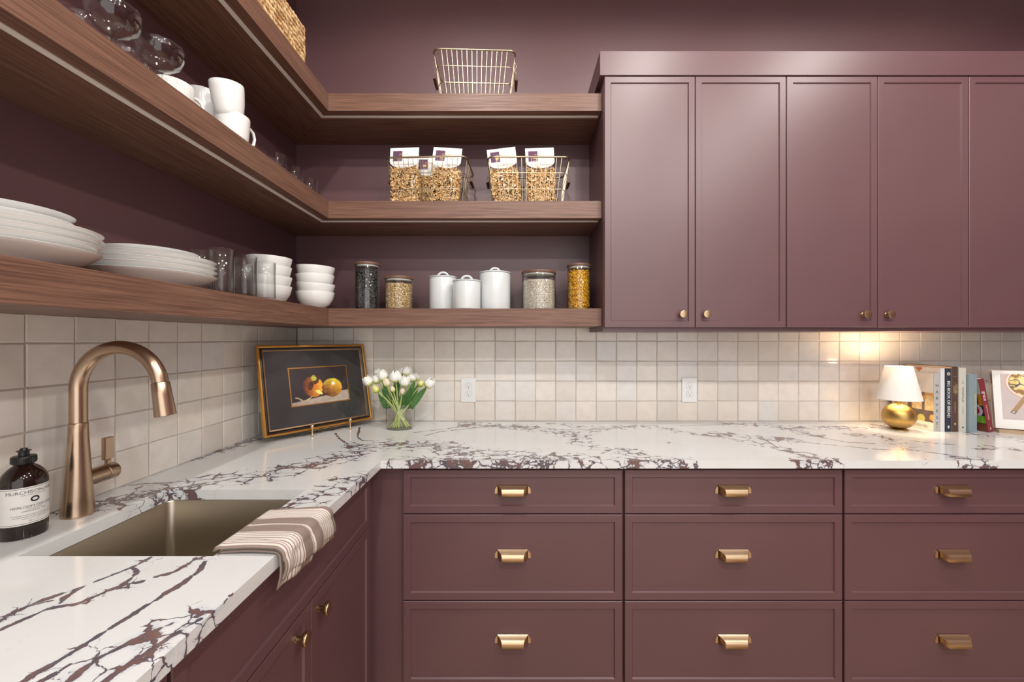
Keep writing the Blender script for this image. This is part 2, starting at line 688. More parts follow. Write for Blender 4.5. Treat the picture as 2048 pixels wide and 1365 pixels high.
# ------------------------------------------------------------------ veined counter slab
CFY, CFX = 1.364, -0.457        # front edges of back run / left run
SX0, SX1, SY0, SY1 = -0.9455, -0.5735, 0.762, 1.099   # sink cut-out
CB = CT - 0.0275
BANDS=[(0.075,[(-1.042,0.993),(-0.995,1.027),(-0.974,1.088),(-0.911,1.133)]),(0.085,[(-0.911,1.133),(-0.827,1.19),(-0.743,1.23),(-0.691,1.302),(-0.614,1.396),(-0.573,1.49),(-0.548,1.539)]),(0.09,[(-0.586,1.539),(-0.5,1.575),(-0.402,1.568),(-0.306,1.553),(-0.218,1.47),(-0.142,1.426),(-0.057,1.42),(0.047,1.408),(0.147,1.373),(0.211,1.356)]),(0.07,[(-0.387,1.345),(-0.222,1.361),(-0.053,1.361),(0.201,1.356)]),(0.07,[(-0.239,1.935),(-0.076,1.901),(0.04,1.88),(0.19,1.778),(0.278,1.705)]),(0.055,[(0.278,1.705),(0.265,1.59),(0.323,1.49),(0.408,1.477),(0.463,1.426),(0.499,1.378)]),(0.05,[(0.356,1.367),(0.46,1.373),(0.592,1.361)]),(0.05,[(0.193,1.957),(0.398,1.838),(0.289,1.732)]),(0.05,[(0.398,1.838),(0.576,1.912),(0.697,1.858)]),(0.045,[(0.697,1.858),(0.735,1.788),(0.811,1.723)]),(0.06,[(0.887,1.741),(1.025,1.662),(1.115,1.646)]),(0.05,[(0.925,1.63),(0.995,1.524),(1.031,1.445),(1.046,1.373)]),(0.05,[(0.969,1.367),(1.071,1.367)]),(0.06,[(1.016,1.957),(1.21,1.923),(1.261,1.818),(1.279,1.732)]),(0.05,[(1.304,1.88),(1.521,1.848),(1.78,1.935)]),(0.05,[(1.443,1.732),(1.554,1.714),(1.525,1.614),(1.483,1.517)]),(0.05,[(1.532,1.408),(1.543,1.378),(1.607,1.367)]),(0.04,[(1.738,1.504),(1.817,1.524),(1.863,1.504)]),(0.05,[(1.993,1.741),(2.06,1.696),(2.038,1.614)]),(0.05,[(-1.103,1.39),(-1.089,1.49),(-1.081,1.598),(-1.043,1.679)]),(0.035,[(-1.043,1.679),(-0.925,1.723),(-0.842,1.818),(-0.751,1.946)]),(0.06,[(-0.552,0.942),(-0.546,0.993),(-0.503,1.057),(-0.492,1.169),(-0.454,1.203)]),(0.03,[(-0.76,0.592),(-0.752,0.609),(-0.749,0.628)]),(0.022,[(-0.714,0.614),(-0.703,0.627),(-0.681,0.625)]),(0.03,[(-0.689,0.757),(-0.693,0.725)]),(0.03,[(-0.599,0.737),(-0.574,0.748)]),(0.035,[(-0.537,0.482),(-0.539,0.518),(-0.527,0.538),(-0.516,0.558),(-0.509,0.574)]),(0.05,[(-0.495,0.482),(-0.49,0.507),(-0.482,0.534),(-0.474,0.572),(-0.463,0.59)]),(0.02,[(-0.587,0.504),(-0.582,0.524),(-0.581,0.542)]),(0.02,[(-0.67,0.652),(-0.658,0.671),(-0.645,0.674)])]
VEINS=[(0.0022,[(-0.386,1.714),(-0.336,1.788),(-0.206,1.858),(-0.077,1.923)]),(0.0015,[(-0.454,1.769),(-0.344,1.828),(-0.234,1.901)]),(0.003,[(-0.791,1.76),(-0.723,1.654),(-0.657,1.575)]),(0.003,[(-0.73,1.88),(-0.664,1.688),(-0.621,1.63),(-0.558,1.63)]),(0.002,[(1.115,1.646),(1.16,1.598),(1.255,1.553),(1.346,1.504),(1.457,1.49),(1.521,1.451),(1.556,1.39)]),(0.002,[(0.811,1.723),(0.925,1.63)]),(0.002,[(1.025,1.662),(0.995,1.524)]),(0.002,[(1.266,1.714),(1.322,1.606),(1.417,1.583)]),(0.002,[(1.601,1.646),(1.638,1.598),(1.71,1.568)]),(0.002,[(0.157,1.828),(0.398,1.838),(0.576,1.912)]),(0.0018,[(0.786,1.912),(1.005,1.935)]),(0.0025,[(-1.092,1.39),(-1.089,1.49),(-1.081,1.598),(-1.043,1.679),(-0.925,1.723),(-0.842,1.818),(-0.751,1.946),(-0.687,2.005)]),(0.0022,[(-0.76,0.592),(-0.749,0.628),(-0.719,0.671),(-0.693,0.725),(-0.689,0.757)]),(0.0016,[(-0.719,0.671),(-0.719,0.641),(-0.711,0.627)]),(0.0022,[(-0.731,0.569),(-0.714,0.614),(-0.681,0.625),(-0.67,0.652),(-0.658,0.671),(-0.632,0.683)]),(0.0018,[(-0.624,0.695),(-0.606,0.707),(-0.599,0.737),(-0.603,0.755)]),(0.0018,[(-0.658,0.671),(-0.668,0.71),(-0.693,0.725)]),(0.0045,[(-0.594,0.492),(-0.587,0.504),(-0.581,0.542),(-0.576,0.579),(-0.571,0.622),(-0.563,0.668),(-0.562,0.71),(-0.574,0.742)]),(0.002,[(-0.594,0.472),(-0.587,0.504)]),(0.002,[(-0.574,0.465),(-0.564,0.508)]),(0.0025,[(-0.537,0.482),(-0.539,0.518),(-0.527,0.538),(-0.516,0.558),(-0.498,0.58)]),(0.003,[(-0.495,0.482),(-0.49,0.507),(-0.482,0.534),(-0.474,0.572),(-0.463,0.59)]),(0.0022,[(-1.075,1.015),(-0.995,1.027),(-0.974,1.088),(-0.911,1.133),(-0.827,1.19)]),(0.0018,[(-1.115,1.118),(-1.056,1.145),(-0.985,1.153)])]



def seg_dist(P, a, b):
    a = np.array(a)
    b = np.array(b)
    ab = b - a
    t = np.clip(((P - a) @ ab) / max(1e-9, ab @ ab), 0, 1)
    return np.linalg.norm(P - (a + t[:, None] * ab), axis=1)


def axis(stops):
    out = [stops[0][0]]
    for (a, _), (b, st) in zip(stops[:-1], stops[1:]):
        n = max(1, round((b - a) / st))
        out += [a + (b - a) * k / n for k in range(1, n + 1)]
    return out


xs = axis([(TX - 0.006, 0), (SX0, .0045), (SX1, .0045), (CFX, .0045), (1.3, .0045), (RX - 0.002, .0065)])
ys = axis([(-0.5, 0), (0.42, .06), (SY0, .0045), (SY1, .0045), (CFY, .0045), (TY + 0.004, .0045)])
nx, ny = len(xs), len(ys)
XA, YA = np.array(xs), np.array(ys)
xc = (XA[:-1] + XA[1:]) / 2
yc = (YA[:-1] + YA[1:]) / 2
XC, YC = np.meshgrid(xc, yc)
keep = ((XC < CFX) | (YC > CFY)) & ~((XC > SX0) & (XC < SX1) & (YC > SY0) & (YC < SY1))
jj, ii = np.nonzero(keep)
quads = np.stack([jj * nx + ii, jj * nx + ii + 1, (jj + 1) * nx + ii + 1, (jj + 1) * nx + ii], 1)
used, inv = np.unique(quads, return_inverse=True)
quads = inv.reshape(-1, 4)
GX, GY = np.meshgrid(XA, YA)
P = np.stack([GX.ravel()[used], GY.ravel()[used]], 1)
band = np.zeros(len(P))
for w, pl in BANDS:
    for a, b in zip(pl[:-1], pl[1:]):
        band = np.maximum(band, min(1.0, max(0.55, w / 0.062)) * (1 - seg_dist(P, a, b) / (w * 1.25)))
vein = np.full(len(P), 0.05)
for w, pl in VEINS:
    for a, b in zip(pl[:-1], pl[1:]):
        vein = np.minimum(vein, np.maximum(0, seg_dist(P, a, b) - w * 0.4))
# boundary edges -> sides
ed = np.concatenate([quads[:, [0, 1]], quads[:, [1, 2]], quads[:, [2, 3]], quads[:, [3, 0]]])
key = np.sort(ed, 1)
uq, idx, cnt = np.unique(key, axis=0, return_index=True, return_counts=True)
bed = ed[idx[cnt == 1]]
n0 = len(P)
bv = np.unique(bed)
lo = {int(v): n0 + k for k, v in enumerate(bv)}
verts = [(p[0], p[1], CT) for p in P] + [(P[v][0], P[v][1], CB) for v in bv]
faces = quads.tolist() + [(int(b), int(a), lo[int(a)], lo[int(b)]) for a, b in bed]
band = np.concatenate([band, band[bv]])
vein = np.concatenate([vein, vein[bv]])
nb0 = len(verts)
for (x0, x1, y0, y1) in ((xs[0], CFX, -0.5, SY0), (xs[0], SX0, SY0, SY1), (SX1, CFX, SY0, SY1), (xs[0], CFX, SY1, ys[-1]), (CFX, RX - 0.002, CFY, ys[-1])):
    k = len(verts)
    verts += [(x0, y0, CB), (x0, y1, CB), (x1, y1, CB), (x1, y0, CB)]
    faces.append((k, k + 1, k + 2, k + 3))
pad = len(verts) - nb0
me = bpy.data.meshes.new('countertop')
me.from_pydata(verts, [], faces)
for nm, arr in (('band', np.maximum(band, 0)), ('vein', vein)):
    at = me.attributes.new(nm, 'FLOAT', 'POINT')
    at.data.foreach_set('value', np.concatenate([arr, np.zeros(pad) + (0.05 if nm == 'vein' else 0)]).astype(np.float32))
me.update()
ctr = link('countertop', me, M_marble)
tag(ctr, 'white marble countertop with plum-brown veining wrapping the corner of both cabinet runs', 'countertop')


# ------------------------------------------------------------------ cabinet fronts
def front_mesh(w, h, fr=0.0255, rec=0.0055, t=0.020, name='front'):
    """slim shaker front, x 0..w, z 0..h, face at y=0 toward -Y"""
    e = 0.0014
    loops = []
    for ins, y in ((0, t), (0, e), (e, 0), (fr, 0), (fr + 0.0030, rec), (w, rec)):
        if ins == w:
            break
        loops.append([(ins, y, ins), (w - ins, y, ins), (w - ins, y, h - ins), (ins, y, h - ins)])
    g = Geo()
    v = [p for l in loops for p in l]
    f = [(3, 2, 1, 0)]
    for k in range(len(loops) - 1):
        for i in range(4):
            j = (i + 1) % 4
            f.append((4 * k + i, 4 * k + j, 4 * k + 4 + j, 4 * k + 4 + i))
    k = 4 * (len(loops) - 1)
    f.append((k, k + 1, k + 2, k + 3))
    g.add(v, f)
    return g


def knob_geo():
    prof = [(0, 0), (0.0085, 0), (0.0085, 0.0022), (0.0062, 0.0035), (0.0055, 0.008), (0.0062, 0.0115), (0.0115, 0.015),
            (0.0150, 0.0185), (0.0158, 0.0225), (0.0158, 0.0255), (0.0148, 0.0272), (0.0132, 0.0276), (0, 0.0270)]
    return Geo().lathe(prof, 28).moved(Matrix.Rotation(R(90), 4, 'X'))


knob_me = knob_geo().mesh('knob', 40)
knob_me.materials.append(M_bronze)


def pull_geo():
    g = Geo()
    pr = [(0.0, 0.0150, 0.0525), (0.0035, 0.0152, 0.0525), (0.0060, 0.0135, 0.0505), (0.0180, 0.0095, 0.0420),
          (0.0235, 0.0060, 0.0385), (0.0265, 0.0005, 0.0370), (0.0270, -0.0060, 0.0368), (0.0268, -0.0165, 0.0368)]
    n = len(pr)
    v = []
    for o, z, hw in pr:
        v += [(-hw, -o, z), (hw, -o, z)]
    f = [(2 * i, 2 * i + 1, 2 * i + 3, 2 * i + 2) for i in range(n - 1)]
    for s in (0, 1):
        k0 = len(v)
        for o, z, hw in pr:
            v.append(((-1, 1)[s] * 0.0525, 0, z))
        for i in range(n - 1):
            q = (2 * i + s, 2 * i + 2 + s, k0 + i + 1, k0 + i)
            f.append(q if s == 0 else q[::-1])
    return g.add(v, f)


pull_me = pull_geo().mesh('cup_pull', 25)
pull_me.materials.append(M_brass)
tab_g = Geo().prism([(-0.0095, -0.012), (0.0, -0.012), (0.0, 0.012), (-0.004, 0.011), (-0.0085, 0.004), (-0.0095, 0.0)], 'y', -0.0035, 0.0)
tab_me = tab_g.mesh('mounting_tab')
tab_me.materials.append(M_brass)
tab_me2 = tab_g.moved(Matrix.Scale(-1, 4, (1, 0, 0))).mesh('mounting_tab')
tab_me2.materials.append(M_brass)
tab_me2.flip_normals()


def put_knob(parent, x, z):
    return link('knob', knob_me, None, parent, loc=(x, 0, z))


def put_pull(parent, x, z):
    g = Geo()
    p = link('cup_pull', pull_me, None, parent, loc=(x, 0.0055, z), solid=0.0014)
    return p


def open_box(w, d, h, t=0.018, top=True, bottom=True, front=True):
    """cabinet box x 0..w, y 0..d (front at y 0), z 0..h from panels"""
    g = Geo()
    g.box(0, t, 0, d, 0, h).box(w - t, w, 0, d, 0, h).box(t, w - t, d - t, d, 0, h)
    if bottom:
        g.box(t, w - t, 0, d - t, 0, t)
    if top:
        g.box(t, w - t, 0, d - t, h - t, h)
    if front:
        g.box(t, w - t, 0, t, t, h - t)
    return g


# ------------------------------------------------------------------ upper cabinets
UY = 1.681                       # door faces
UZ0, UZ1 = 1.376, 2.4275
UB = 1.360
units = [(0.371, 1.1345), (1.1345, 1.898), (1.898, 2.662)]
ulab = ['plum upper cabinet beside the open wood shelves, two slim shaker doors',
        'plum upper cabinet in the middle of the run, two slim shaker doors',
        'plum upper cabinet above the cookbooks at the far end of the run']
for (x0, x1), lb in zip(units, ulab):
    t = thing('upper_cabinet', (x0, UY, UB), lb, 'cabinet', 'plum upper cabinets')
    w = x1 - x0
    part('carcass', open_box(w - 0.0004, TY - 0.003 - UY - 0.0205, 2.45 - UB).moved(Matrix.Translation((0.0002, 0.0205, 0))), M_paint, t)
    dw = (w - 0.0065) / 2
    for k in range(2):
        d = part('door', front_mesh(dw, UZ1 - UZ0), M_paint, t, loc=(0.002 + k * (dw + 0.0028), 0, UZ0 - UB))
        put_knob(d, dw - 0.0555 if k == 0 else 0.040, 1.4304 - UZ0).location.y = 0.0055
cr = Geo().box(0.353, RX, 1.675, 1.70, 2.4285, 2.530).box(0.353, 0.378, 1.70, WY, 2.4285, 2.530).box(0.378, RX, 1.70, WY, 2.508, 2.522)
cr.box(2.6625, RX, 1.7015, 1.72, UB, 2.428)
struct('trim_1', cr, M_paint, bevel=0.0012)

# ------------------------------------------------------------------ base cabinets, back run
BY = 1.386
bx = [(-0.392, 0.3735), (0.3735, 1.133), (1.133, 1.895), (1.895, 2.657)]
blab = ['plum three-drawer base cabinet next to the inside corner of the counter',
        'plum three-drawer base cabinet in the middle of the back run',
        'plum three-drawer base cabinet below the lamp and cookbooks',
        'plum three-drawer base cabinet beyond the one under the lamp, against the end wall']
rows = [(0.724, 0.8745, 0.806), (0.4245, 0.7195, 0.583), (0.126, 0.420, 0.289)]
for (x0, x1), lb in zip(bx, blab):
    t = thing('drawer_cabinet', (x0, BY, 0.0), lb, 'cabinet', 'plum drawer cabinets')
    w = x1 - x0
    g = open_box(w - 0.0004, TY - BY - 0.0235, CB - 0.1005).moved(Matrix.Translation((0.0002, 0.0205, 0.1)))
    g.box(0.002, w - 0.002, 0.07, 0.088, 0.0, 0.0995)
    part('carcass', g, M_paint, t)
    for z0, z1, zp in rows:
        d = part('drawer_front', front_mesh(w - 0.0085, z1 - z0), M_paint, t, loc=(0.004, 0, z0))
        p = put_pull(d, (w - 0.0085) / 2, zp - z0)
        for s, m_ in ((-1, tab_me), (1, tab_me2)):
            link('mounting_tab', m_, None, p, loc=(s * 0.0525, 0, -0.002))

# ------------------------------------------------------------------ base cabinets, left run (fronts face +X)
LX = -0.479


def left_unit(y0, y1, lb, knobs, split):
    """cabinet whose local x runs along +Y after a 90 degree turn; front plane local y=0 faces +X"""
    t = thing('sink_cabinet' if split else 'base_cabinet', (LX, y0, 0), lb, 'cabinet', 'plum cabinets under the left counter', rot=(0, 0, R(90)))
    w = y1 - y0
    dep = LX - TX - 0.0235
    g = open_box(w - 0.0006, dep, CB - 0.1008, top=False, front=False).moved(Matrix.Translation((0.0003, 0.0205, 0.1)))
    g.box(0.0185, w - 0.0185, 0.0205, 0.0385, 0.70, 0.73)
    g.box(0.0185, w - 0.0185, 0.0205, 0.0285, 0.11, 0.70)
    g.box(0.002, w - 0.002, 0.07, 0.088, 0.0, 0.0995)
    part('carcass', g, M_paint, t)
    part('false_front' if split else 'drawer_front', front_mesh(w - 0.004, 0.8745 - 0.7145), M_paint, t, loc=(0.002, 0, 0.7145))
    n = 2 if split else 1
    dw = (w - 0.004 - 0.003 * (n - 1)) / n
    for k in range(n):
        d = part('door', front_mesh(dw, 0.7105 - 0.126), M_paint, t, loc=(0.002 + k * (dw + 0.003), 0, 0.126))
        put_knob(d, dw - 0.052 if (k == 0 and split) else 0.046, 0.664 - 0.126).location.y = 0.0055
    return t


left_unit(0.5583, 1.3218, 'plum sink cabinet under the left counter with two knobbed doors', True, True)
left_unit(0.02, 0.5553, 'plum base cabinet at the nearest end of the left counter', True, False)
fl = Geo().box(LX - 0.038, LX - 0.0205, 1.3225, BY + 0.038, 0.0, CB - 0.0005)
fl.box(LX - 0.0205, -0.3925, BY + 0.0205, BY + 0.038, 0.0, CB - 0.0005)
fl.box(2.6575, RX, BY + 0.0205, BY + 0.038, 0.0, CB - 0.0005)
struct('trim_2', fl, M_paint)

# ------------------------------------------------------------------ sink bowl
sk = thing('kitchen_sink', ((SX0 + SX1) / 2, (SY0 + SY1) / 2, CB - 0.205), 'brushed steel undermount sink set into the left counter', 'sink')
sw, sd = SX1 - SX0, SY1 - SY0
g = Geo()
H = 0.204
loops = [(sw + 0.05, sd + 0.05, 0.02, H - 0.001), (sw + 0.05, sd + 0.05, 0.02, H), (sw + 0.002, sd + 0.002, 0.018, H), (sw - 0.001, sd - 0.001, 0.018, H - 0.003),
         (sw - 0.006, sd - 0.006, 0.018, 0.03), (sw - 0.010, sd - 0.010, 0.020, 0.016), (sw - 0.024, sd - 0.024, 0.022, 0.008), (sw - 0.05, sd - 0.05, 0.022, 0.005),
         (0.05, 0.05, 0.0249, 0.002)]
outl = [(0.05, 0.05, 0.0249, 0.0), (sw - 0.03, sd - 0.03, 0.02, 0.0), (sw + 0.004, sd + 0.004, 0.02, 0.03), (sw + 0.006, sd + 0.006, 0.02, H - 0.002)]
lv = []
for w_, d_, r_, z_ in loops + outl:
    lv += [(p[0], p[1], z_) for p in rrect(w_, d_, r_, 6)]
nn = 28
lf = []
tot = len(loops) + len(outl)
for k in range(tot):
    if k == tot - 1:
        a, b = k, 0
    else:
        a, b = k, k + 1
    if k == len(loops) - 1:
        pass
    for i in range(nn):
        j = (i + 1) % nn
        lf.append((a * nn + i, b * nn + i, b * nn + j, a * nn + j))
g.add(lv, lf)
part('basin', g, M_steel, sk, 35)
part('drain', Geo().lathe([(0.026, 0.001), (0.045, 0.002), (0.046, 0.0055), (0.040, 0.006), (0.036, 0.004), (0.0, 0.003)], 28), M_steel, sk, 40)

# ------------------------------------------------------------------ open shelves in the corner
SHX, SHY = -0.805, 1.724         # front faces of left / back shelves
SHR = 0.3705
levels = [(1.3825, 1.4585, 'lower', 'lowest stained oak corner shelf holding plates, bowls and canisters'),
          (1.8460, 1.9208, 'middle', 'middle stained oak corner shelf holding mugs and pasta baskets'),
          (2.3073, 2.3830, 'top', 'top stained oak corner shelf with the empty wire basket')]
for z0, z1, nm, lb in levels:
    t = thing('corner_shelf', (SHX, SHY, z0), lb, 'shelf', 'stained oak corner shelves')
    ch = 0.0
    a = Geo().prism([(WX + 0.0004 - SHX, -0.5 - SHY), (0, -0.5 - SHY), (0, 0), (WX + 0.0004 - SHX, WY - 0.0004 - SHY)], 'z', 0, z1 - z0)
    part('board', a, M_woody, t, bevel=0.001)
    b = Geo().prism([(0.0004, 0), (SHR - SHX, 0), (SHR - SHX, WY - 0.0004 - SHY), (WX + 0.0008 - SHX, WY - 0.0004 - SHY)], 'z', 0, z1 - z0)
    part('board', b, M_woodx, t, bevel=0.001)
    o1, o2 = 0.038, 0.053
    if nm != 'lower':
        s = Geo().prism([(-o1, -0.5 - SHY), (-o1, o1), (-o2, o2), (-o2, -0.5 - SHY)], 'z', -0.0022, 0.003)
        part('light_strip', s, M_led, t)
        s = Geo().prism([(-o1, o1), (SHR - SHX - 0.008, o1), (SHR - SHX - 0.008, o2), (-o2, o2)], 'z', -0.0022, 0.003)
        part('light_strip', s, M_led, t)

# ================================================================== things on the left counter
# ------------------------------------------------------------------ faucet
FX, FYY = -1.026, 0.9426
fa = thing('kitchen_faucet', (FX, FYY, CT), 'champagne bronze gooseneck faucet standing behind the sink', 'faucet')
body = [(0, 0), (0.0290, 0), (0.0292, 0.002), (0.0284, 0.006), (0.0270, 0.03), (0.0247, 0.065), (0.0224, 0.10), (0.0203, 0.135), (0.0187, 0.165), (0.0176, 0.19),
        (0.0170, 0.2145), (0.0166, 0.2155), (0, 0.2155)]
part('body', Geo().lathe(body, 48), M_faucet, fa, 40)
RA = 0.0966
ac = 0.296
pts = [(0, 0, 0.2165 + (ac - 0.2165) * k / 6) for k in range(6)]
pts += [(RA - RA * math.cos(R(a)), 0, ac + RA * math.sin(R(a))) for a in np.linspace(0, 171, 34)]
part('gooseneck', Geo().tube(pts, 0.0160, 28), M_faucet, fa, 50)
ex, ez = pts[-1][0], pts[-1][2]
hd = Geo().lathe([(0, 0.0005), (0.0168, 0.0005), (0.0176, 0.0018), (0.0186, 0.03), (0.0206, 0.076), (0.0206, 0.079), (0.0192, 0.080), (0.017, 0.0785), (0, 0.0785)], 40)
M = Matrix.Translation((ex, 0, ez)) @ Matrix.Rotation(R(180 - 9), 4, 'Y')
part('spray_head', hd.moved(M), M_faucet, fa, 40)
st = Geo().lathe([(0, 0.010), (0.0200, 0.010), (0.0200, 0.0560), (0.0192, 0.0568), (0, 0.0568)], 32).moved(Matrix.Translation((0, 0, 0.079)) @ Matrix.Rotation(R(-90), 4, 'X'))
part('handle_stub', st, M_faucet, fa, 40)
cp = Geo().lathe([(0, 0.0578), (0.0192, 0.0578), (0.0202, 0.0586), (0.0202, 0.0815), (0.0190, 0.0832), (0, 0.0832)], 32).moved(Matrix.Translation((0, 0, 0.079)) @ Matrix.Rotation(R(-90), 4, 'X'))
hc = part('handle_cap', cp, M_faucet, fa, 40)
lv_ = Geo().box(-0.004, 0.004, 0.062, 0.074, 0.095, 0.110).box(-0.0050, 0.0050, 0.0560, 0.0790, 0.110, 0.166)
part('lever', lv_, M_faucet, hc, bevel=0.002)

# ------------------------------------------------------------------ soap bottle
M_amber = plain('dark_amber_plastic', srgb(34, 18, 14), 0.08, 0, 0.6)
M_ink = plain('label_ink', srgb(96, 94, 98), 0.6)
M_ink2 = plain('label_ink_dark', srgb(40, 40, 44), 0.6)
BXc, BYc = -1.036, 0.846
sb = thing('soap_bottle', (BXc, BYc, CT), 'dark amber dish soap bottle with white label beside the faucet', 'bottle')
br = 0.0348
part('bottle', Geo().lathe([(0, 0), (br - 0.004, 0), (br - 0.001, 0.002), (br, 0.006), (br, 0.116), (br - 0.0015, 0.124), (br - 0.006, 0.133), (0.022, 0.142), (0.0150, 0.1475), (0.0135, 0.151), (0.0135, 0.153), (0, 0.153)], 56), M_amber, sb, 40)
cap = part('cap', Geo().lathe([(0, 0.1515), (0.0176, 0.1515), (0.0180, 0.1525), (0.0180, 0.1655), (0.0172, 0.1665), (0.0082, 0.1668), (0.0080, 0.1755), (0.0108, 0.1765), (0.0108, 0.1778), (0.0065, 0.1785), (0.0050, 0.1825), (0, 0.1835)], 36), M_black, sb, 40)
rb = Geo()
for k in range(36):
    a = 2 * PI * k / 36
    rb.add([(0.0179 * math.cos(a - .03), 0.0179 * math.sin(a - .03), 0.1535), (0.0186 * math.cos(a), 0.0186 * math.sin(a), 0.1535), (0.0179 * math.cos(a + .03), 0.0179 * math.sin(a + .03), 0.1535),
            (0.0179 * math.cos(a - .03), 0.0179 * math.sin(a - .03), 0.1645), (0.0186 * math.cos(a), 0.0186 * math.sin(a), 0.1645), (0.0179 * math.cos(a + .03), 0.0179 * math.sin(a + .03), 0.1645)], [(0, 1, 4, 3), (1, 2, 5, 4)])
part('grip_ribs', rb, M_black, cap)
lr = br + 0.0004
ca = R(-14)


def bend(g, r=lr, z0=0.0):
    o = Geo()
    o.add([(r * math.cos(ca + p[0] / r), r * math.sin(ca + p[0] / r), z0 + p[1]) for p in g.v], g.f)
    return o


lab = Geo().grid(lambda u, v: ((u - 0.5) * 0.175, v * 0.077, 0), 60, 2)
label = part('label', bend(lab, lr, 0.030), M_paper, sb, 50)
tx = Geo()
for s_, size, zz, sq in (('MURCHISON-HUME', 0.0092, 0.0965, 1.02), ('HEIRLOOM DISH SOAP', 0.0068, 0.0665, 1.0), ('ORIGINAL FIG', 0.0040, 0.0575, 1.5)):
    part('lettering', bend(text_geo(s_, size, squeeze=sq), lr + 0.0003, zz), M_ink, label)
tl = Geo()
for s_, size, zz in (('FAMILY OF FINE CLEANING GOODS', 0.0024, 0.0905), ('Product Description', 0.0028, 0.0622),
                     ('Concentrated formula for dishes, pots and glassware made with', 0.0026, 0.0500), ('plant based cleansers and natural extracts. Rinses clean and', 0.0026, 0.0464),
                     ('leaves no residue. Gentle on hands.', 0.0026, 0.0428), ('500 ml  17 fl oz', 0.0028, 0.0372)):
    part('small_print', bend(text_geo(s_, size), lr + 0.0003, zz), M_ink2, label)
for zz in (0.1045, 0.0328):
    part('rule', bend(Geo().grid(lambda u, v: ((u - 0.5) * 0.172, (v - 0.5) * 0.0007, 0), 50, 2), lr + 0.0003, zz), M_ink2, label)
em = Geo()
n = 28
ev, ef = [], []
for k in range(n):
    a = 2 * PI * k / n
    w_ = 1 + 0.13 * math.cos(6 * a)
    ev += [(0.0068 * math.cos(a), 0.0060 * math.sin(a), 0), (0.0040 * w_ * math.cos(a), 0.0030 * w_ * math.sin(a), 0)]
for k in range(n):
    j = (k + 1) % n
    ef.append((2 * k, 2 * j, 2 * j + 1, 2 * k + 1))
part('emblem', bend(em.add(ev, ef), lr + 0.0003, 0.0805), M_ink2, label)

# ------------------------------------------------------------------ striped dish towel
tw = thing('dish_towel', (-0.515, 0.85, CT), 'folded taupe and cream striped linen towel over the sink edge', 'towel')
CREAM, TAUPE, REDL = srgb(236, 229, 222), srgb(146, 129, 120), srgb(146, 100, 96)


def stripe(u):
    # u: 0 near edge .. 1 far edge
    if u > 0.94 or u < 0.02:
        return TAUPE
    if 0.52 < u < 0.675 or 0.33 < u < 0.475:
        return TAUPE
    if 0.475 <= u <= 0.52:
        return REDL if 0.486 < u < 0.492 else CREAM
    a = (u - 0.675) / 0.28 if u >= 0.675 else u / 0.33
    q = (a * 8.0) % 1.0
    return (REDL if int(a * 8) % 2 else TAUPE) if 0.36 < q < 0.60 else CREAM


def towel_layer(off, hang, u0, u1, wid, seed, x_in, shear=0.0):
    # path across the counter rim then down the front
    top = CT + off
    path = [(x_in, top - 0.004), (x_in + 0.010, top + 0.001)]
    n1 = 14
    for k in range(1, n1):
        path.append((x_in + 0.010 + (CFX - 0.004 - x_in - 0.010) * k / (n1 - 1), top + 0.002 * math.sin(PI * k / (n1 - 1))))
    rr_ = 0.006 + off
    for a in np.linspace(80, 0, 7):
        path.append((CFX - 0.004 + (rr_ + 0.002) * math.cos(R(a)), top - rr_ + rr_ * math.sin(R(a))))
    x_e, z_e = path[-1]
    for k in range(1, 9):
        path.append((x_e + 0.004 * math.sin(k / 8 * PI), z_e - hang * k / 8))
    L = len(path)
    nu = 260

    g = Geo()
    cols = []
    V = []
    for j, (px_, pz_) in enumerate(path):
        s = j / (L - 1)
        ya = u0 + (-0.012 * s * s)
        yb = u1 + (0.048 * s * s)
        for i in range(nu):
            u = i / (nu - 1)
            y = ya + (yb - ya) * u
            w = 0.0035 * math.sin(9 * u + seed + 3 * s) * s + 0.002 * math.sin(23 * u + seed * 2) * s
            edge = min(1.0, u / 0.03, (1 - u) / 0.03)
            dz = -0.004 * (1 - edge) * (1 - s)
            if j > L - 9:
                px2 = px_ + w
                pz2 = pz_ + (0.015 * (1 - u) - 0.004 * u) * (s - 0.7) / 0.3 * shear
            else:
                px2, pz2 = px_, pz_ + abs(w) + dz
            V.append((px2 + 0.515, y - 0.85, pz2 - CT))
            cols.append(stripe(u))
    F = [(j * nu + i, j * nu + i + 1, (j + 1) * nu + i + 1, (j + 1) * nu + i) for j in range(L - 1) for i in range(nu - 1)]
    g.add(V, F)
    g.col = cols
    return g


part('under_fold', towel_layer(0.006, 0.064, 0.768, 0.930, 0.19, 1.3, SX1 + 0.004, 0.6), M_linen, tw, 60, solid=0.0035)
part('upper_fold', towel_layer(0.0145, 0.050, 0.765, 0.937, 0.19, 0.2, SX1 - 0.003, 1.0), M_linen, tw, 60, solid=0.0040)

# ------------------------------------------------------------------ framed picture on a small easel
BL = Vector((-0.9767, 1.5654, 0.940))
ux = Vector((0.2847, 0.3836, 0)).normalized()
s_lean, dz_ = 0.0792, 0.362
back = Vector((-ux.y, ux.x, 0))
up = (back * s_lean + Vector((0, 0, dz_))).normalized()
nrm = ux.cross(up)                       # faces the room
PW, PH = 0.4777, 0.3706
pf = bpy.data.objects.new('framed_picture', None)
COL.objects.link(pf)
pf.matrix_world = Matrix(((ux.x, -nrm.x, up.x, BL.x), (ux.y, -nrm.y, up.y, BL.y), (ux.z, -nrm.z, up.z, BL.z), (0, 0, 0, 1)))
tag(pf, 'gilt and black framed still life of two yellow fruits leaning on an easel', 'picture')


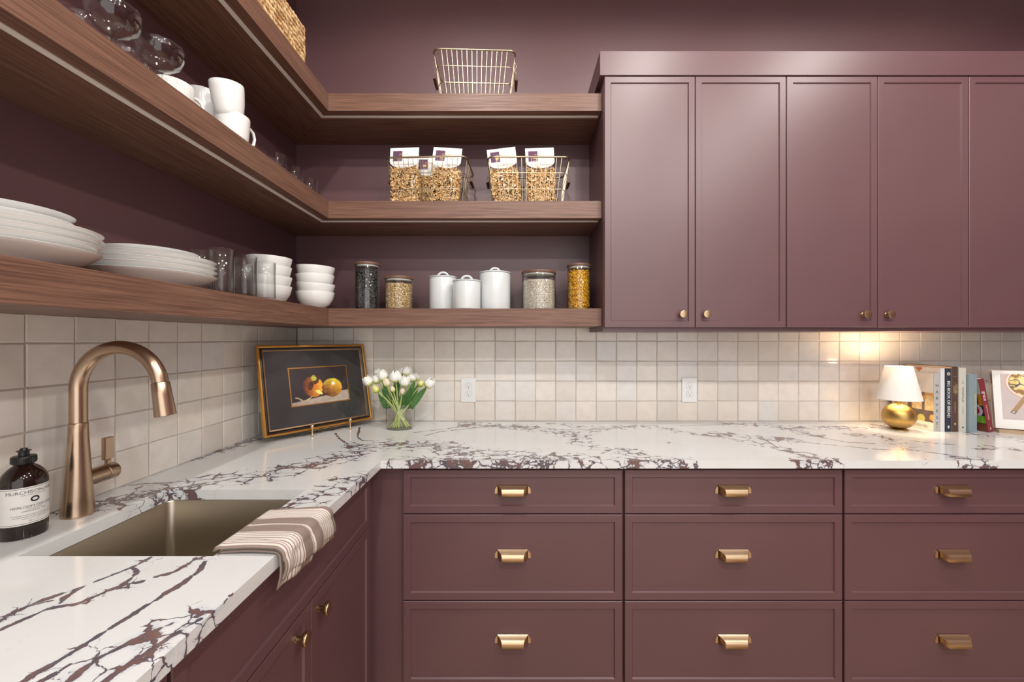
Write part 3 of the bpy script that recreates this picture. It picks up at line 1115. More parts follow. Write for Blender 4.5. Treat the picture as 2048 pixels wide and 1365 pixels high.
def frame_ring(w, h, ins0, ins1, prof, inset=0.0):
    """mitred frame: prof is list of (inset, y) closed"""
    g = Geo()
    n = len(prof)
    v = []
    for cx_, cz_, sx_, sz_ in ((0, 0, 1, 1), (w, 0, -1, 1), (w, h, -1, -1), (0, h, 1, -1)):
        for i, y in prof:
            v.append((cx_ + sx_ * i, y, cz_ + sz_ * i))
    f = []
    for k in range(4):
        k2 = (k + 1) % 4
        for i in range(n):
            j = (i + 1) % n
            f.append((k * n + i, k2 * n + i, k2 * n + j, k * n + j))
    return g.add(v, f)


part('gilt_moulding', frame_ring(PW, PH, 0, 0, [(0, 0.018), (0, 0.003), (0.002, 0.0), (0.007, 0.0), (0.0105, 0.004), (0.0105, 0.018)]), M_gold, pf)
part('black_moulding', frame_ring(PW, PH, 0, 0, [(0.0106, 0.0045), (0.0145, 0.0035), (0.020, 0.008), (0.020, 0.016), (0.0106, 0.016)]), plain('black_lacquer', srgb(28, 24, 24), 0.25), pf)
part('inner_gilt_line', frame_ring(PW, PH, 0, 0, [(0.0201, 0.0075), (0.0255, 0.0085), (0.0255, 0.015), (0.0201, 0.015)]), M_golddull, pf)
part('mat_board', Geo().box(0.0205, PW - 0.0205, 0.0125, 0.0155, 0.0205, PH - 0.0205), plain('charcoal_mat', srgb(54, 54, 56), 0.8), pf)
ax0, az0, aw, ah = 0.114, 0.105, 0.265, 0.1676
part('gilt_fillet', frame_ring(aw, ah, 0, 0, [(0, 0.0125), (0, 0.0110), (0.0045, 0.0110), (0.0045, 0.0125)]).moved(Matrix.Translation((ax0, 0, az0))), M_gold, pf)


def nz(x, y, s=1.0):
    return noise.noise((x * s, y * s, 3.7))


def painting(u, v):
    u2, v2 = u + 0.012 * nz(u, v, 22), v + 0.012 * nz(u + 5, v, 22)
    asp = aw / ah
    table = 0.20 + 0.10 * u2
    c = np.array((52, 44, 48.0)) + 10 * nz(u, v, 6)
    if v2 < table:
        c = np.array((188, 172, 158.0)) + 18 * nz(u, v, 14)
        if v2 > table - 0.10 * (1 - u) - 0.02 and u < 0.72:
            c = np.array((46, 36, 34.0))
    if abs(v2 - (0.155 + 0.05 * math.sin(u2 * 22))) < 0.018 and 0.06 < u2 < 0.34:
        c = np.array((206, 192, 150.0))

    def ell(cx_, cy_, rx, ry, rot=0):
        x, y = (u2 - cx_) * asp, v2 - cy_
        x, y = x * math.cos(rot) + y * math.sin(rot), -x * math.sin(rot) + y * math.cos(rot)
        return math.hypot(x / rx, y / ry)
    e2 = ell(0.375, 0.47, 0.27, 0.29, 0.3)           # half-peeled fruit
    if e2 < 1:
        t_ = (u2 - 0.26) / 0.28
        c = np.array((120, 66, 30.0)) * (1 - t_) + np.array((238, 164, 44.0)) * t_
        if ell(0.33, 0.50, 0.075, 0.13, -0.3) < 1:
            c = np.array((84, 42, 26.0))
        c = c + 22 * nz(u, v, 17) - 30 * max(0, e2 - 0.75)
    if ell(0.44, 0.66, 0.075, 0.14, -0.5) < 1:
        c = np.array((70, 48, 30.0))
    if ell(0.40, 0.71, 0.075, 0.085, 0.4) < 1:
        c = np.array((188, 188, 76.0)) + 20 * nz(u, v, 20)
    if ell(0.47, 0.30, 0.11, 0.045, -0.6) < 1:
        c = np.array((232, 204, 118.0))
    e1 = ell(0.705, 0.40, 0.29, 0.265, 0)
    if e1 < 1:
        l = ((u2 - 0.60) * 1.6 + (v2 - 0.2) * 1.2)
        l = max(0, min(1, l))
        c = np.array((96, 52, 24.0)) * (1 - l) + np.array((240, 190, 50.0)) * l
        if v2 > 0.50:
            c = c * 0.6 + np.array((180, 190, 70.0)) * 0.4
        if ell(0.73, 0.52, 0.05, 0.05) < 1:
            c = np.array((246, 238, 180.0))
        c = c + 26 * nz(u, v, 15) - 60 * max(0, e1 - 0.82)
    if min(e1, e2) < 1:
        c = c * 1.22
    return tuple(c)


pgeo = art(painting, aw - 0.008, ah - 0.008, 200, 128, 2)
pgeo.v = [(p[0] + ax0 + 0.004, 0.0122, p[2] + az0 + 0.004) for p in pgeo.v]
part('painting', pgeo, mat_vcol('oil_paint', 0.5), pf)
part('glass_pane', Geo().box(0.0212, PW - 0.0212, 0.0098, 0.0102, 0.0212, PH - 0.0212), M_pane, pf)

ez_ = thing('picture_easel', (BL.x, BL.y, CT), 'small brass easel with ball-ended feet under the framed picture', 'easel')
eb = Geo()
foot = [(0, 0), (0.0055, 0), (0.0058, 0.0015), (0.0040, 0.0055), (0.0032, 0.008), (0.0030, 0.030), (0.0040, 0.032), (0.0066, 0.036), (0.0072, 0.040), (0.0060, 0.045), (0.0030, 0.0475), (0, 0.048)]
for fr_ in (0.372, 0.735):
    p = ux * (PW * fr_) + nrm * 0.013
    part('front_foot', Geo().lathe(foot, 20).moved(Matrix.Translation(p)), M_brass, ez_, 40)
    q0 = p + Vector((0, 0, 0.0225))
    q1 = ux * (PW * fr_) - nrm * 0.030 + Vector((0, 0, 0.0225))
    part('ledge_arm', Geo().tube([q0, q1], 0.0028, 10), M_brass, ez_, 50)
rear = ux * (PW * 0.55) - nrm * 0.10
part('rear_foot', Geo().lathe([(a * 0.9, b * 0.5) for a, b in foot], 16).moved(Matrix.Translation(rear)), M_brass, ez_, 40)
pm = ux * (PW * 0.55) - nrm * 0.033 + Vector((0, 0, 0.0225))
part('cross_bar', Geo().tube([ux * (PW * 0.372) - nrm * 0.030 + Vector((0, 0, 0.0225)), ux * (PW * 0.735) - nrm * 0.030 + Vector((0, 0, 0.0225))], 0.0025, 8), M_brass, ez_)
part('rear_strut', Geo().tube([pm, rear + Vector((0, 0, 0.014))], 0.0025, 8), M_brass, ez_)
sp0 = ux * (PW * 0.55) - nrm * 0.030 + Vector((0, 0, 0.0225))
part('back_rest', Geo().tube([sp0, sp0 + back * 0.050 + Vector((0, 0, 0.20))], 0.0028, 8), M_brass, ez_)


# ------------------------------------------------------------------ outlets
def outlet(loc, rotz, lb):
    t = thing('wall_outlet', loc, lb, 'outlet', 'white duplex wall outlets', rot=(0, 0, rotz))
    part('cover_plate', Geo().box(-0.0375, 0.0375, 0, 0.0055, -0.0615, 0.0615), M_white, t, bevel=0.002)
    for s in (-1, 1):
        pts_ = [(0.0165 * math.cos(a) if abs(0.0165 * math.sin(a)) < 0.0145 else 0.0165 * math.cos(a), max(-0.0142, min(0.0142, 0.0165 * math.sin(a))) + s * 0.0195) for a in np.linspace(0, 2 * PI, 29)[:-1]]
        fce = part('receptacle', Geo().prism(pts_, 'y', -0.0010, 0.004), M_white, t)
        part('socket_ring', Geo().tube([(x * 1.03, -0.0003, (z - s * 0.0195) * 1.03 + s * 0.0195) for x, z in pts_], 0.0005, 6, closed=True), plain('plate_seam', srgb(150, 150, 150), 0.6), fce)
        sl = Geo().box(-0.0072, -0.0056, -0.0013, 0.001, s * 0.0195 - 0.001, s * 0.0195 + 0.0075).box(0.0056, 0.0070, -0.0013, 0.001, s * 0.0195, s * 0.0195 + 0.0065)
        sl.join(Geo().lathe([(0, 0), (0.0026, 0), (0.0026, 0.002), (0, 0.002)], 12).moved(Matrix.Translation((0, 0.0008, s * 0.0195 - 0.0065)) @ Matrix.Rotation(R(90), 4, 'X')))
        part('slots', sl, M_dark, fce)
    sc_ = Geo().lathe([(0, 0), (0.003, 0), (0.003, 0.0008), (0, 0.0012)], 12).moved(Matrix.Rotation(R(90), 4, 'X'))
    part('screw', sc_, M_white, t)
    return t


outlet((-0.236, TY - 0.0065, 1.072), 0, 'white duplex outlet on the tile to the right of the tulips')
outlet((0.872, TY - 0.0065, 1.072), 0, 'white duplex outlet under the upper cabinets, between tulips and lamp')
outlet((TX + 0.0065, 1.757, 1.072), R(90), 'white outlet on the left wall half hidden behind the framed picture')

# ------------------------------------------------------------------ vase of tulips
VX, VY = -0.534, 1.848
va = thing('glass_vase', (VX, VY, CT), 'clear oval glass vase holding white tulips beside the picture', 'vase')
vo = 0.0620
part('glass', Geo().lathe([(0, 0.0), (vo - 0.003, 0.0), (vo - 0.0006, 0.0015), (vo, 0.004), (vo, 0.114), (vo - 0.0008, 0.115), (vo - 0.0022, 0.114), (vo - 0.0024, 0.0085), (vo - 0.005, 0.007), (0, 0.007)], 56, 1.0, 0.68), M_glass, va, 45)
part('water', Geo().lathe([(0, 0.0075), (vo - 0.0055, 0.0075), (vo - 0.0035, 0.0095), (vo - 0.0035, 0.040), (0, 0.040)], 48, 1.0, 0.67), M_water, va, 45)


def mat_petal(name, tip, base, h):
    m, nt, b = new_mat(name)
    sx_ = nt.nodes.new('ShaderNodeSeparateXYZ')
    nt.links.new(obj_co(nt), sx_.inputs[0])
    n1 = noise_n(nt, obj_co(nt, (300, 300, 30)), 1.0, 2)
    f = math_n(nt, 'ADD', mrange(nt, sx_.outputs[2], 0.0, h, 0, 1), math_n(nt, 'MULTIPLY', math_n(nt, 'SUBTRACT', n1.outputs[0], 0.5), 0.3))
    nt.links.new(mix_c(nt, mrange(nt, f, 0.1, 0.55), base, tip), b.inputs['Base Color'])
    b.inputs['Roughness'].default_value = 0.6
    return m


M_pet = mat_petal('white_tulip_petal', srgb(240, 240, 236), srgb(206, 214, 120), 0.034)
M_petY = mat_petal('greenish_tulip_petal', srgb(226, 224, 150), srgb(170, 196, 44), 0.034)
M_petB = mat_petal('cream_tulip_bud', srgb(236, 226, 196), srgb(206, 210, 96), 0.03)
M_stem = plain('pale_green_stem', srgb(188, 200, 126), 0.5)
M_stemb = plain('cut_stem_end', srgb(206, 208, 140), 0.6)


def mat_leaf():
    m, nt, b = new_mat('tulip_leaf')
    n1 = noise_n(nt, obj_co(nt, (200, 200, 14)), 1.0, 3)
    nt.links.new(mix_c(nt, n1.outputs[0], srgb(46, 92, 44), srgb(96, 142, 72)), b.inputs['Base Color'])
    b.inputs['Roughness'].default_value = 0.42
    return m


M_leaf = mat_leaf()


def bloom_geo(h, r, openness):
    """six overlapping cupped petals, base at origin, axis +Z"""
    g = Geo()
    for k in range(6):
        a0 = 2 * PI * k / 6 + (0.12 if k % 2 else 0)
        rk = r * (1.0 if k % 2 == 0 else 0.92)
        hk = h * (1.0 if k % 2 == 0 else 0.95)

        def fn(u, v):
            t_ = v
            rad = rk * math.sin(PI * (0.12 + 0.80 * t_ ** 0.85)) ** 0.75 if t_ < 0.55 else rk * (math.sin(PI * (0.12 + 0.80 * 0.55 ** 0.85)) ** 0.75) * (1 - (1 - openness) * ((t_ - 0.55) / 0.45) ** 1.7)
            half = 0.80 * math.sin(PI * min(1.0, 0.10 + 0.79 * t_)) ** 0.6
            a = a0 + (u - 0.5) * 2 * half
            curl = 0.06 * rk * (2 * abs(u - 0.5)) ** 2
            return ((rad + curl) * math.cos(a), (rad + curl) * math.sin(a), hk * (0.02 + 0.98 * t_) - 0.10 * hk * (2 * abs(u - 0.5)) ** 2 * t_)
        g.grid(fn, 7, 9)
    return g


tul = [  # px, py, y-depth, kind, size, tilt direction, label
    (743, 770, 1.815, 'open', 1.05, 'white tulip leaning out furthest toward the framed picture'),
    (758, 766, 1.825, 'white', 0.90, 'white tulip just above the greenish bud on the picture side'),
    (757, 784, 1.800, 'green', 0.95, 'yellow-green closed tulip drooping beside the picture frame'),
    (769, 761, 1.820, 'white', 1.15, 'large white tulip over the long yellow bud'),
    (776, 773, 1.795, 'bud', 1.05, 'long yellow tulip bud pointing up below the large white bloom'),
    (759, 752, 1.880, 'white', 0.85, 'white tulip at the back on the picture side'),
    (792, 764, 1.810, 'white', 1.20, 'large round white tulip at the centre front of the bunch'),
    (787, 784, 1.800, 'smallbud', 0.80, 'small cream tulip bud below the central white bloom'),
    (808, 772, 1.810, 'white', 1.10, 'round white tulip in front, second from the bunch centre'),
    (804, 788, 1.798, 'smallbud', 0.85, 'small cream tulip bud lowest above the vase rim'),
    (812, 754, 1.885, 'white', 1.15, 'tallest white tulip at the back of the bunch'),
    (821, 764, 1.870, 'white', 0.95, 'white tulip behind the leaf on the outlet side'),
    (829, 762, 1.905, 'white', 0.85, 'pale tulip furthest back against the tile'),
    (838, 773, 1.850, 'green', 0.85, 'yellow-green tulip bud on the outlet side'),
    (852, 774, 1.840, 'open', 1.10, 'white tulip leaning out furthest toward the wall outlet'),
    (803, 752, 1.890, 'white', 0.85, 'white tulip behind the central front bloom'),
]
rt = random.Random(5)
for k, (px_, py_, yd, kind, sz, lb) in enumerate(tul):
    hx = (px_ - 1031) * yd / 803
    hz = EYE - (py_ - 679) * yd / 803
    bxo = VX + max(-0.040, min(0.040, -(hx - VX) * 0.42 + rt.uniform(-0.014, 0.014)))
    byo = VY + rt.uniform(-0.022, 0.022)
    t = thing('tulip', (bxo, byo, CT + 0.0095), lb, 'tulip', 'tulips in the glass vase')
    head = Vector((hx - bxo, yd - byo, hz - CT - 0.0095))
    rim = Vector(((hx - VX) * 0.42 + VX - bxo, (yd - VY) * 0.35 + VY - byo, 0.112))
    stem = []
    p0, p1, p2 = Vector((0, 0, 0)), rim, head
    for k_ in range(12):
        q = k_ / 11
        stem.append((1 - q) ** 2 * p0 + 2 * q * (1 - q) * p1 + q * q * p2)
    part('stem', Geo().tube(stem, [0.0034] * 9 + [0.0031, 0.0029, 0.0032], 8), M_stem, t, 60)
    d = (stem[-1] - stem[-3]).normalized()
    q = d.to_track_quat('Z', 'Y')
    h, r_, op, mt = {'white': (0.043, 0.0190, 0.28, M_pet), 'open': (0.042, 0.0175, 0.70, M_pet), 'green': (0.038, 0.0140, 0.20, M_petY),
                     'bud': (0.040, 0.0115, 0.15, M_petB), 'smallbud': (0.036, 0.0105, 0.15, M_petB)}[kind]
    b_ = part('bloom', bloom_geo(h * sz * 1.1, r_ * sz * 1.15, op), mt, t, 70, solid=0.0007)
    b_.rotation_mode = 'QUATERNION'
    b_.rotation_quaternion = q
    b_.location = stem[-1] - d * 0.001
leaves = [(790, 806, 782, 775), (805, 806, 822, 778), (775, 808, 766, 792), (815, 808, 846, 782), (775, 845, 742, 800), (780, 800, 768, 762), (786, 806, 800, 758), (812, 806, 830, 762), (822, 808, 853, 776), (800, 806, 809, 790), (818, 806, 838, 768), (770, 806, 758, 785), (795, 806, 790, 765)]
lk = [4, 8, 1, 13, 0, 3, 6, 10, 14, 9, 11, 2, 7]
objs_t = [o for o in COL.objects if o.name.startswith('tulip')]
for k, ti in enumerate(lk):
    t = objs_t[ti]
    x0, y0, x1, y1 = leaves[k]
    yd = t.location.y * 0.0 + [1.81, 1.83, 1.81, 1.86, 1.82, 1.82, 1.825, 1.83, 1.82, 1.80, 1.87, 1.84, 1.875][k]
    if k == 4:
        x0, y0, x1, y1 = 778, 808, 764, 778
    a = Vector(((x0 - 1031) * 1.84 / 803, 1.845, CT + 0.095))
    tip = Vector(((x1 - 1031) * yd / 803, yd, EYE - (y1 - 679) * yd / 803))
    out = (tip - a)
    mid = a + out * 0.45 + Vector((0, 0, 0.014))
    side = out.cross(Vector((0.25 * math.sin(k * 2.1), 1, 0.1))).normalized()
    wmax = [0.012, 0.013, 0.012, 0.012, 0.010, 0.013, 0.013, 0.014, 0.015, 0.017, 0.012, 0.012, 0.013][k]

    def fn(u, v, a=a, mid=mid, tip=tip, side=side, wmax=wmax, L=t.location):
        p = (1 - v) ** 2 * a + 2 * v * (1 - v) * mid + v * v * tip
        w_ = wmax * (math.sin(PI * min(1, 0.14 + 0.86 * v)) ** 0.7 + 0.02)
        p = p + side * (u - 0.5) * 2 * w_ + Vector((0, -1, 0)) * (0.35 * wmax * (2 * abs(u - 0.5)) ** 2)
        return tuple(p - L)
    part('leaf', Geo().grid(fn, 5, 14), M_leaf, t, 70, solid=0.0008)

# ================================================================== things on the back counter
# ------------------------------------------------------------------ table lamp
LXc, LYc = 1.744, 1.828
lp = thing('table_lamp', (LXc, LYc, CT), 'lit small table lamp with round gold base and white shade', 'lamp')
part('foot', Geo().lathe([(0, 0), (0.034, 0), (0.034, 0.004), (0.030, 0.006), (0, 0.006)], 40), M_lampb, lp, 40)
ball = [(0, 0.0045)]
for a in np.linspace(-70, 78, 22):
    ball.append((0.0605 * math.cos(R(a)), 0.062 + 0.0575 * math.sin(R(a))))
ball += [(0.009, 0.1195), (0.009, 0.1275), (0.0115, 0.129), (0.0115, 0.1335), (0.006, 0.135), (0.006, 0.150), (0, 0.150)]
part('base', Geo().lathe(ball, 56), M_lampb, lp, 50)


def mat_shade():
    m = bpy.data.materials.new('linen_shade')
    m.use_nodes = True
    nt = m.node_tree
    nt.nodes.clear()
    out = nt.nodes.new('ShaderNodeOutputMaterial')
    d = N(nt, 'ShaderNodeBsdfDiffuse', Color=srgb(240, 238, 234))
    t = N(nt, 'ShaderNodeBsdfTranslucent', Color=srgb(250, 248, 244))
    mx = nt.nodes.new('ShaderNodeMixShader')
    mx.inputs[0].default_value = 0.09
    nt.links.new(d.outputs[0], mx.inputs[1])
    nt.links.new(t.outputs[0], mx.inputs[2])
    nt.links.new(mx.outputs[0], out.inputs[0])
    return m


part('shade', Geo().lathe([(0.081, 0.139), (0.048, 0.289), (0.0472, 0.289), (0.0802, 0.139)], 64, close=True), mat_shade(), lp, 50)
M_bulb = plain('glowing_bulb', (1, 0.8, 0.55, 1), 0.5, Emission_Color=(1, 0.72, 0.42, 1), Emission_Strength=8.0)
part('bulb', Geo().lathe([(0, 0.2), (0.008, 0.2), (0.009, 0.213), (0.017, 0.232), (0.019, 0.243), (0.015, 0.256), (0.007, 0.2625), (0, 0.264)], 20), M_bulb, lp, 60)
part('socket', Geo().lathe([(0, 0.1505), (0.0085, 0.1505), (0.0085, 0.1995), (0, 0.1995)], 16), M_lampb, lp, 40)
ld = bpy.data.lights.new('lamp_glow', 'POINT')
ld.energy = 4.6
ld.color = (1.0, 0.74, 0.46)
ld.shadow_soft_size = 0.02
lo_ = bpy.data.objects.new('lamp_glow', ld)
lo_.parent = lp
lo_.location = (0, 0, 0.272)
COL.objects.link(lo_)


# ------------------------------------------------------------------ cookbooks
def face_left(g):
    """art plane made in XZ (facing -Y) turned to face -X: u runs from the fore edge to the spine"""
    return g


def book(x, y, th, dep, h, spine_c, page_c, lb, left_c=None, lean=0.0, rough=0.45):
    t = thing('cookbook', (x, y, CT), lb, 'book', 'cookbooks standing by the lamp', rot=(0, lean, 0))
    b = 0.0022
    m = plain('book_cover', spine_c, rough)
    g = Geo().box(0, b, 0.0, dep, 0, h).box(th - b, th, 0.0, dep, 0, h).box(b, th - b, 0, b, 0, h)
    part('cover', g, m, t, bevel=0.0008)
    part('pages', Geo().box(b + 0.0002, th - b - 0.0002, b + 0.0002, dep - 0.004, 0.003, h - 0.0008), plain('page_block', page_c, 0.8), t)
    return t


def spine_text(t, s, size, x, z, col, vertical=False, squeeze=1.0, name='title'):
    g = Geo()
    if vertical:
        for k, ch_ in enumerate(s):
            q = text_geo(ch_, size)
            g.add([(x + p[0], -0.0005, z - k * size * 1.50 + p[1]) for p in q.v], q.f)
    else:
        q = text_geo(s, size, squeeze=squeeze)
        g.add([(x + p[1], -0.0005, z - p[0]) for p in q.v], q.f)
    o = part(name, g, plain('spine_print', col, 0.5), t)
    o['kind'] = 'stuff' if vertical else 'thing'
    if not vertical:
        del o['kind']
    return o


def left_print(t, fn, dep, h, name='cover_print', n=(70, 80)):
    g = art(fn, dep - 0.004, h - 0.003, *n)
    # facing -X : point (u,0,v) -> (-eps, dep-u, v)
    c = g.col
    g.v = [(-0.0004, dep - 0.002 - p[0], 0.0015 + p[2]) for p in g.v]
    g.col = c
    return part(name, g, M_print, t)


WHT = srgb(228, 226, 220)
b1 = book(1.866, 1.790, 0.026, 0.200, 0.2606, srgb(176, 176, 174), WHT, 'thin grey-spined cookbook standing next to the lamp')
spine_text(b1, 'HARVEST', 0.0190, 0.0130, 0.205, srgb(52, 52, 56), vertical=True)
spine_text(b1, 'ab', 0.008, 0.0125, 0.018, srgb(90, 90, 92), name='publisher_mark')


def harvest(u, v):
    c = np.array((226, 218, 204.0))
    if 0.10 < v < 0.66 and u > 0.05:
        c = np.array((92, 80, 76.0)) + 14 * nz(u, v, 9)
        if v > 0.34:
            c = np.array((212, 188, 140.0)) + 34 * nz(u, v, 13)
            if 0.40 < u < 0.50 or 0.74 < u < 0.80:
                c = np.array((104, 92, 88.0))
            if v > 0.60:
                c = c * 0.6 + np.array((200, 120, 60.0)) * 0.4
        if nz(u + 3, v, 7) > 0.32:
            c = np.array((214, 152, 74.0)) + 30 * nz(u, v, 20)
        if math.hypot((u - 0.72) * 0.78, v - 0.19) < 0.07:
            c = np.array((178, 172, 96.0))
    if v < 0.14:
        c = np.array((224, 214, 200.0))
        if 0.55 < u < 0.88 and 0.035 < v < 0.09:
            c = np.array((30, 28, 28.0)) if math.sin(u * 330) > 0 else np.array((238, 234, 228.0))
    if 0.78 < v < 0.90 and 0.3 < u < 0.7 and math.sin(v * 160) > 0.75:
        c = np.array((190, 180, 165.0))
    return c


left_print(b1, harvest, 0.200, 0.2606, n=(110, 110))
b2 = book(1.8935, 1.788, 0.018, 0.215, 0.283, srgb(214, 216, 220), WHT, 'tall white cookbook between the grey and black spines')


def white_cover(u, v):
    c = np.array((226, 220, 212.0))
    if v > 0.90 and 0.45 < u < 0.62 and nz(u, v, 12) > -0.15:
        c = np.array((196, 120, 60.0))
    return c


left_print(b2, white_cover, 0.215, 0.283, n=(50, 60))
b3 = book(1.9130, 1.785, 0.0245, 0.225, 0.2815, srgb(44, 50, 62), srgb(226, 204, 164), 'black-spined bread cookbook with bold white lettering')
spine_text(b3, 'BIG BOOK OF BREAD', 0.0185, 0.0122, 0.145, srgb(236, 234, 228), squeeze=0.92)
lf_ = Geo()
for k in range(10):
    a = 2 * PI * k / 10
    ca_, sa_ = math.cos(a), math.sin(a)
    lf_.add([(0.0122 + 0.0015 * ca_, -0.0005, 0.258 + 0.0015 * sa_), (0.0122 + 0.0065 * math.cos(a - .25), -0.0005, 0.258 + 0.0065 * math.sin(a - .25)),
             (0.0122 + 0.0085 * ca_, -0.0005, 0.258 + 0.0085 * sa_), (0.0122 + 0.0065 * math.cos(a + .25), -0.0005, 0.258 + 0.0065 * math.sin(a + .25))], [(0, 1, 2, 3)])
fm = part('wheat_mark', lf_, plain('cream_print', srgb(222, 212, 184), 0.5), b3)
fm['kind'] = 'stuff'
part('publisher_mark', Geo().lathe([(0, 0), (0.0042, 0), (0, 0.0002)], 16, 1, 1.6).moved(Matrix.Translation((0.0122, -0.0004, 0.022)) @ Matrix.Rotation(R(90), 4, 'X')), plain('cream_print', srgb(200, 206, 214), 0.5), b3)
b4 = book(1.9390, 1.783, 0.026, 0.215, 0.2905, srgb(82, 60, 52), srgb(232, 206, 160), 'brown cookbook, the tallest in the row, with gold lettering')
GOLDT = srgb(190, 160, 116)
spine_text(b4, 'MALIBU', 0.0125, 0.0190, 0.190, GOLDT)
spine_text(b4, 'FARM', 0.0125, 0.0075, 0.190, GOLDT)
spine_text(b4, 'Cookbook', 0.0095, 0.0130, 0.110, GOLDT, squeeze=1.15)
rl = Geo().box(0.0128, 0.0134, -0.0006, 0, 0.160, 0.222)
part('rule', rl, plain('gold_print', GOLDT, 0.5), b4)
part('rule', Geo().box(0.004, 0.022, -0.0006, 0, 0.2465, 0.2472), plain('gold_print', GOLDT, 0.5), b4)
part('publisher_mark', Geo().lathe([(0, 0), (0.005, 0), (0, 0.0002)], 8).moved(Matrix.Translation((0.013, -0.0004, 0.036)) @ Matrix.Rotation(R(90), 4, 'X')), plain('gold_print', GOLDT, 0.5), b4)
left_print(b4, lambda u, v: (232, 208, 168), 0.215, 0.2905, n=(4, 4))
b5 = book(1.9665, 1.780, 0.031, 0.205, 0.285, srgb(196, 194, 184), WHT, 'wide pale linen cookbook between the brown and blue ones')
spine_text(b5, 'THE', 0.0085, 0.0165, 0.222, srgb(150, 148, 140))
spine_text(b5, 'KINFOLK', 0.0130, 0.0165, 0.165, srgb(112, 112, 110), squeeze=1.25)
spine_text(b5, 'TABLE', 0.0095, 0.0165, 0.095, srgb(160, 158, 148), squeeze=1.2)
part('triangle_mark', Geo().add([(0.012, -0.0005, 0.018), (0.021, -0.0005, 0.018), (0.0165, -0.0005, 0.027)], [(0, 1, 2)]), plain('dark_print', srgb(60, 58, 58), 0.5), b5)
b6 = book(1.9985, 1.770, 0.036, 0.195, 0.2575, srgb(128, 144, 150), WHT, 'blue-grey cookbook with pale gold lettering')
spine_text(b6, 'FOOD52', 0.0085, 0.0290, 0.222, srgb(176, 178, 160))
spine_text(b6, 'GENIUS RECIPES', 0.0135, 0.0275, 0.125, srgb(198, 190, 150), squeeze=1.0)
part('rule', Geo().box(0.0125, 0.0131, -0.0006, 0, 0.004, 0.253), plain('pale_blue_print', srgb(160, 176, 182), 0.5), b6)
b7 = book(2.0870, 1.772, 0.0245, 0.180, 0.2390, srgb(122, 40, 46), WHT, 'dark red cookbook leaning against the blue-grey one', lean=R(-10.6))
spine_text(b7, 'graze', 0.0200, 0.0125, 0.162, srgb(238, 232, 226))
spine_text(b7, 'SUZANNE LENZER', 0.0072, 0.0125, 0.088, srgb(232, 206, 200), squeeze=1.15, name='author')
part('publisher_mark', Geo().box(0.008, 0.017, -0.0005, 0, 0.012, 0.0132).box(0.0112, 0.0138, -0.0005, 0, 0.0132, 0.022), plain('pale_print', srgb(226, 200, 196), 0.5), b7)


def graze(u, v):
    c = np.array((40, 34, 44.0)) + 20 * nz(u, v, 8)
    n_ = nz(u + 2, v, 6)
    if v > 0.72:
        c = np.array((200, 196, 190.0)) if n_ > -0.1 else np.array((150, 60, 40.0))
    elif 0.5 < v < 0.72:
        c = np.array((200, 130, 40.0)) if n_ > 0 else np.array((140, 40, 30.0))
    r_ = math.hypot((u - 0.80) * 0.75, v - 0.40)
    if r_ < 0.13:
        c = np.array((190, 40, 80.0)) if r_ < 0.085 else np.array((206, 196, 206.0))
    if 0.16 < v < 0.30 and u > 0.45:
        c = np.array((120, 176, 50.0)) + 30 * nz(u, v, 14)
    if v < 0.14:
        c = np.array((120, 60, 40.0)) if u > 0.6 else np.array((210, 206, 200.0))
    return c


left_print(b7, graze, 0.180, 0.2390)

# ------------------------------------------------------------------ open cookbook on its stand
sa = R(-28)
so = (2.142, 1.802, CT)
bs = thing('book_stand', so, 'wooden cookbook stand holding the open book beside the red one', 'book stand', rot=(0, 0, sa))
M_oak = mat_wood('pale_oak_stand', 'x')
for n_ in M_oak.node_tree.nodes:
    if n_.type == 'MIX' and not n_.inputs[6].is_linked:
        n_.inputs[6].default_value = srgb(168, 140, 108)
        n_.inputs[7].default_value = srgb(206, 182, 150)
part('ledge', Geo().box(0.004, 0.42, -0.034, 0.022, 0, 0.0115), M_oak, bs, bevel=0.001)
part('front_lip', Geo().box(0.004, 0.42, -0.0385, -0.0342, 0, 0.0165), M_oak, bs, bevel=0.001)
ML = Matrix.Rotation(R(-7), 4, 'X')
part('back_board', Geo().box(0.03, 0.40, 0.0, 0.010, 0.012, 0.23).moved(Matrix.Translation((0, 0.0065, 0)) @ ML), M_oak, bs, bevel=0.001)
ob = thing('open_cookbook', so, 'open cookbook showing a photograph of a pan of pasta', 'book', rot=(0, 0, sa))


def inb(g):
    c = g.col
    g2 = g.moved(Matrix.Translation((0, 0, 0.0125)) @ ML)
    g2.col = c
    return g2


BWp, BHp = 0.225, 0.262
part('cover', inb(Geo().box(0.0, 2 * BWp + 0.004, 0.002, 0.0045, 0, BHp)), plain('tan_cover', srgb(206, 184, 150), 0.6), ob)
blk = [(0.003, 0.0018), (0.003, -0.016)]
for k in range(1, 10):
    q = k / 9
    blk.append((0.003 + 0.004 + (BWp - 0.005) * q, -0.018 - 0.006 * math.sin(PI * q) + 0.010 * max(0, q - 0.75) * 4 * 0.8))
blk.append((BWp, 0.0018))
part('page_block', inb(Geo().prism(blk, 'z', 0.003, BHp - 0.003)), M_paper, ob, 30)
part('page_block', inb(Geo().prism([(2 * BWp + 0.002 - x, y) for x, y in blk][::-1], 'z', 0.003, BHp - 0.003)), M_paper, ob, 30)


def page_y(x):
    q = (x - 0.007) / (BWp - 0.005)
    q = max(0.0, min(1.0, q))
    return -0.018 - 0.006 * math.sin(PI * q) + 0.010 * max(0, q - 0.75) * 4 * 0.8


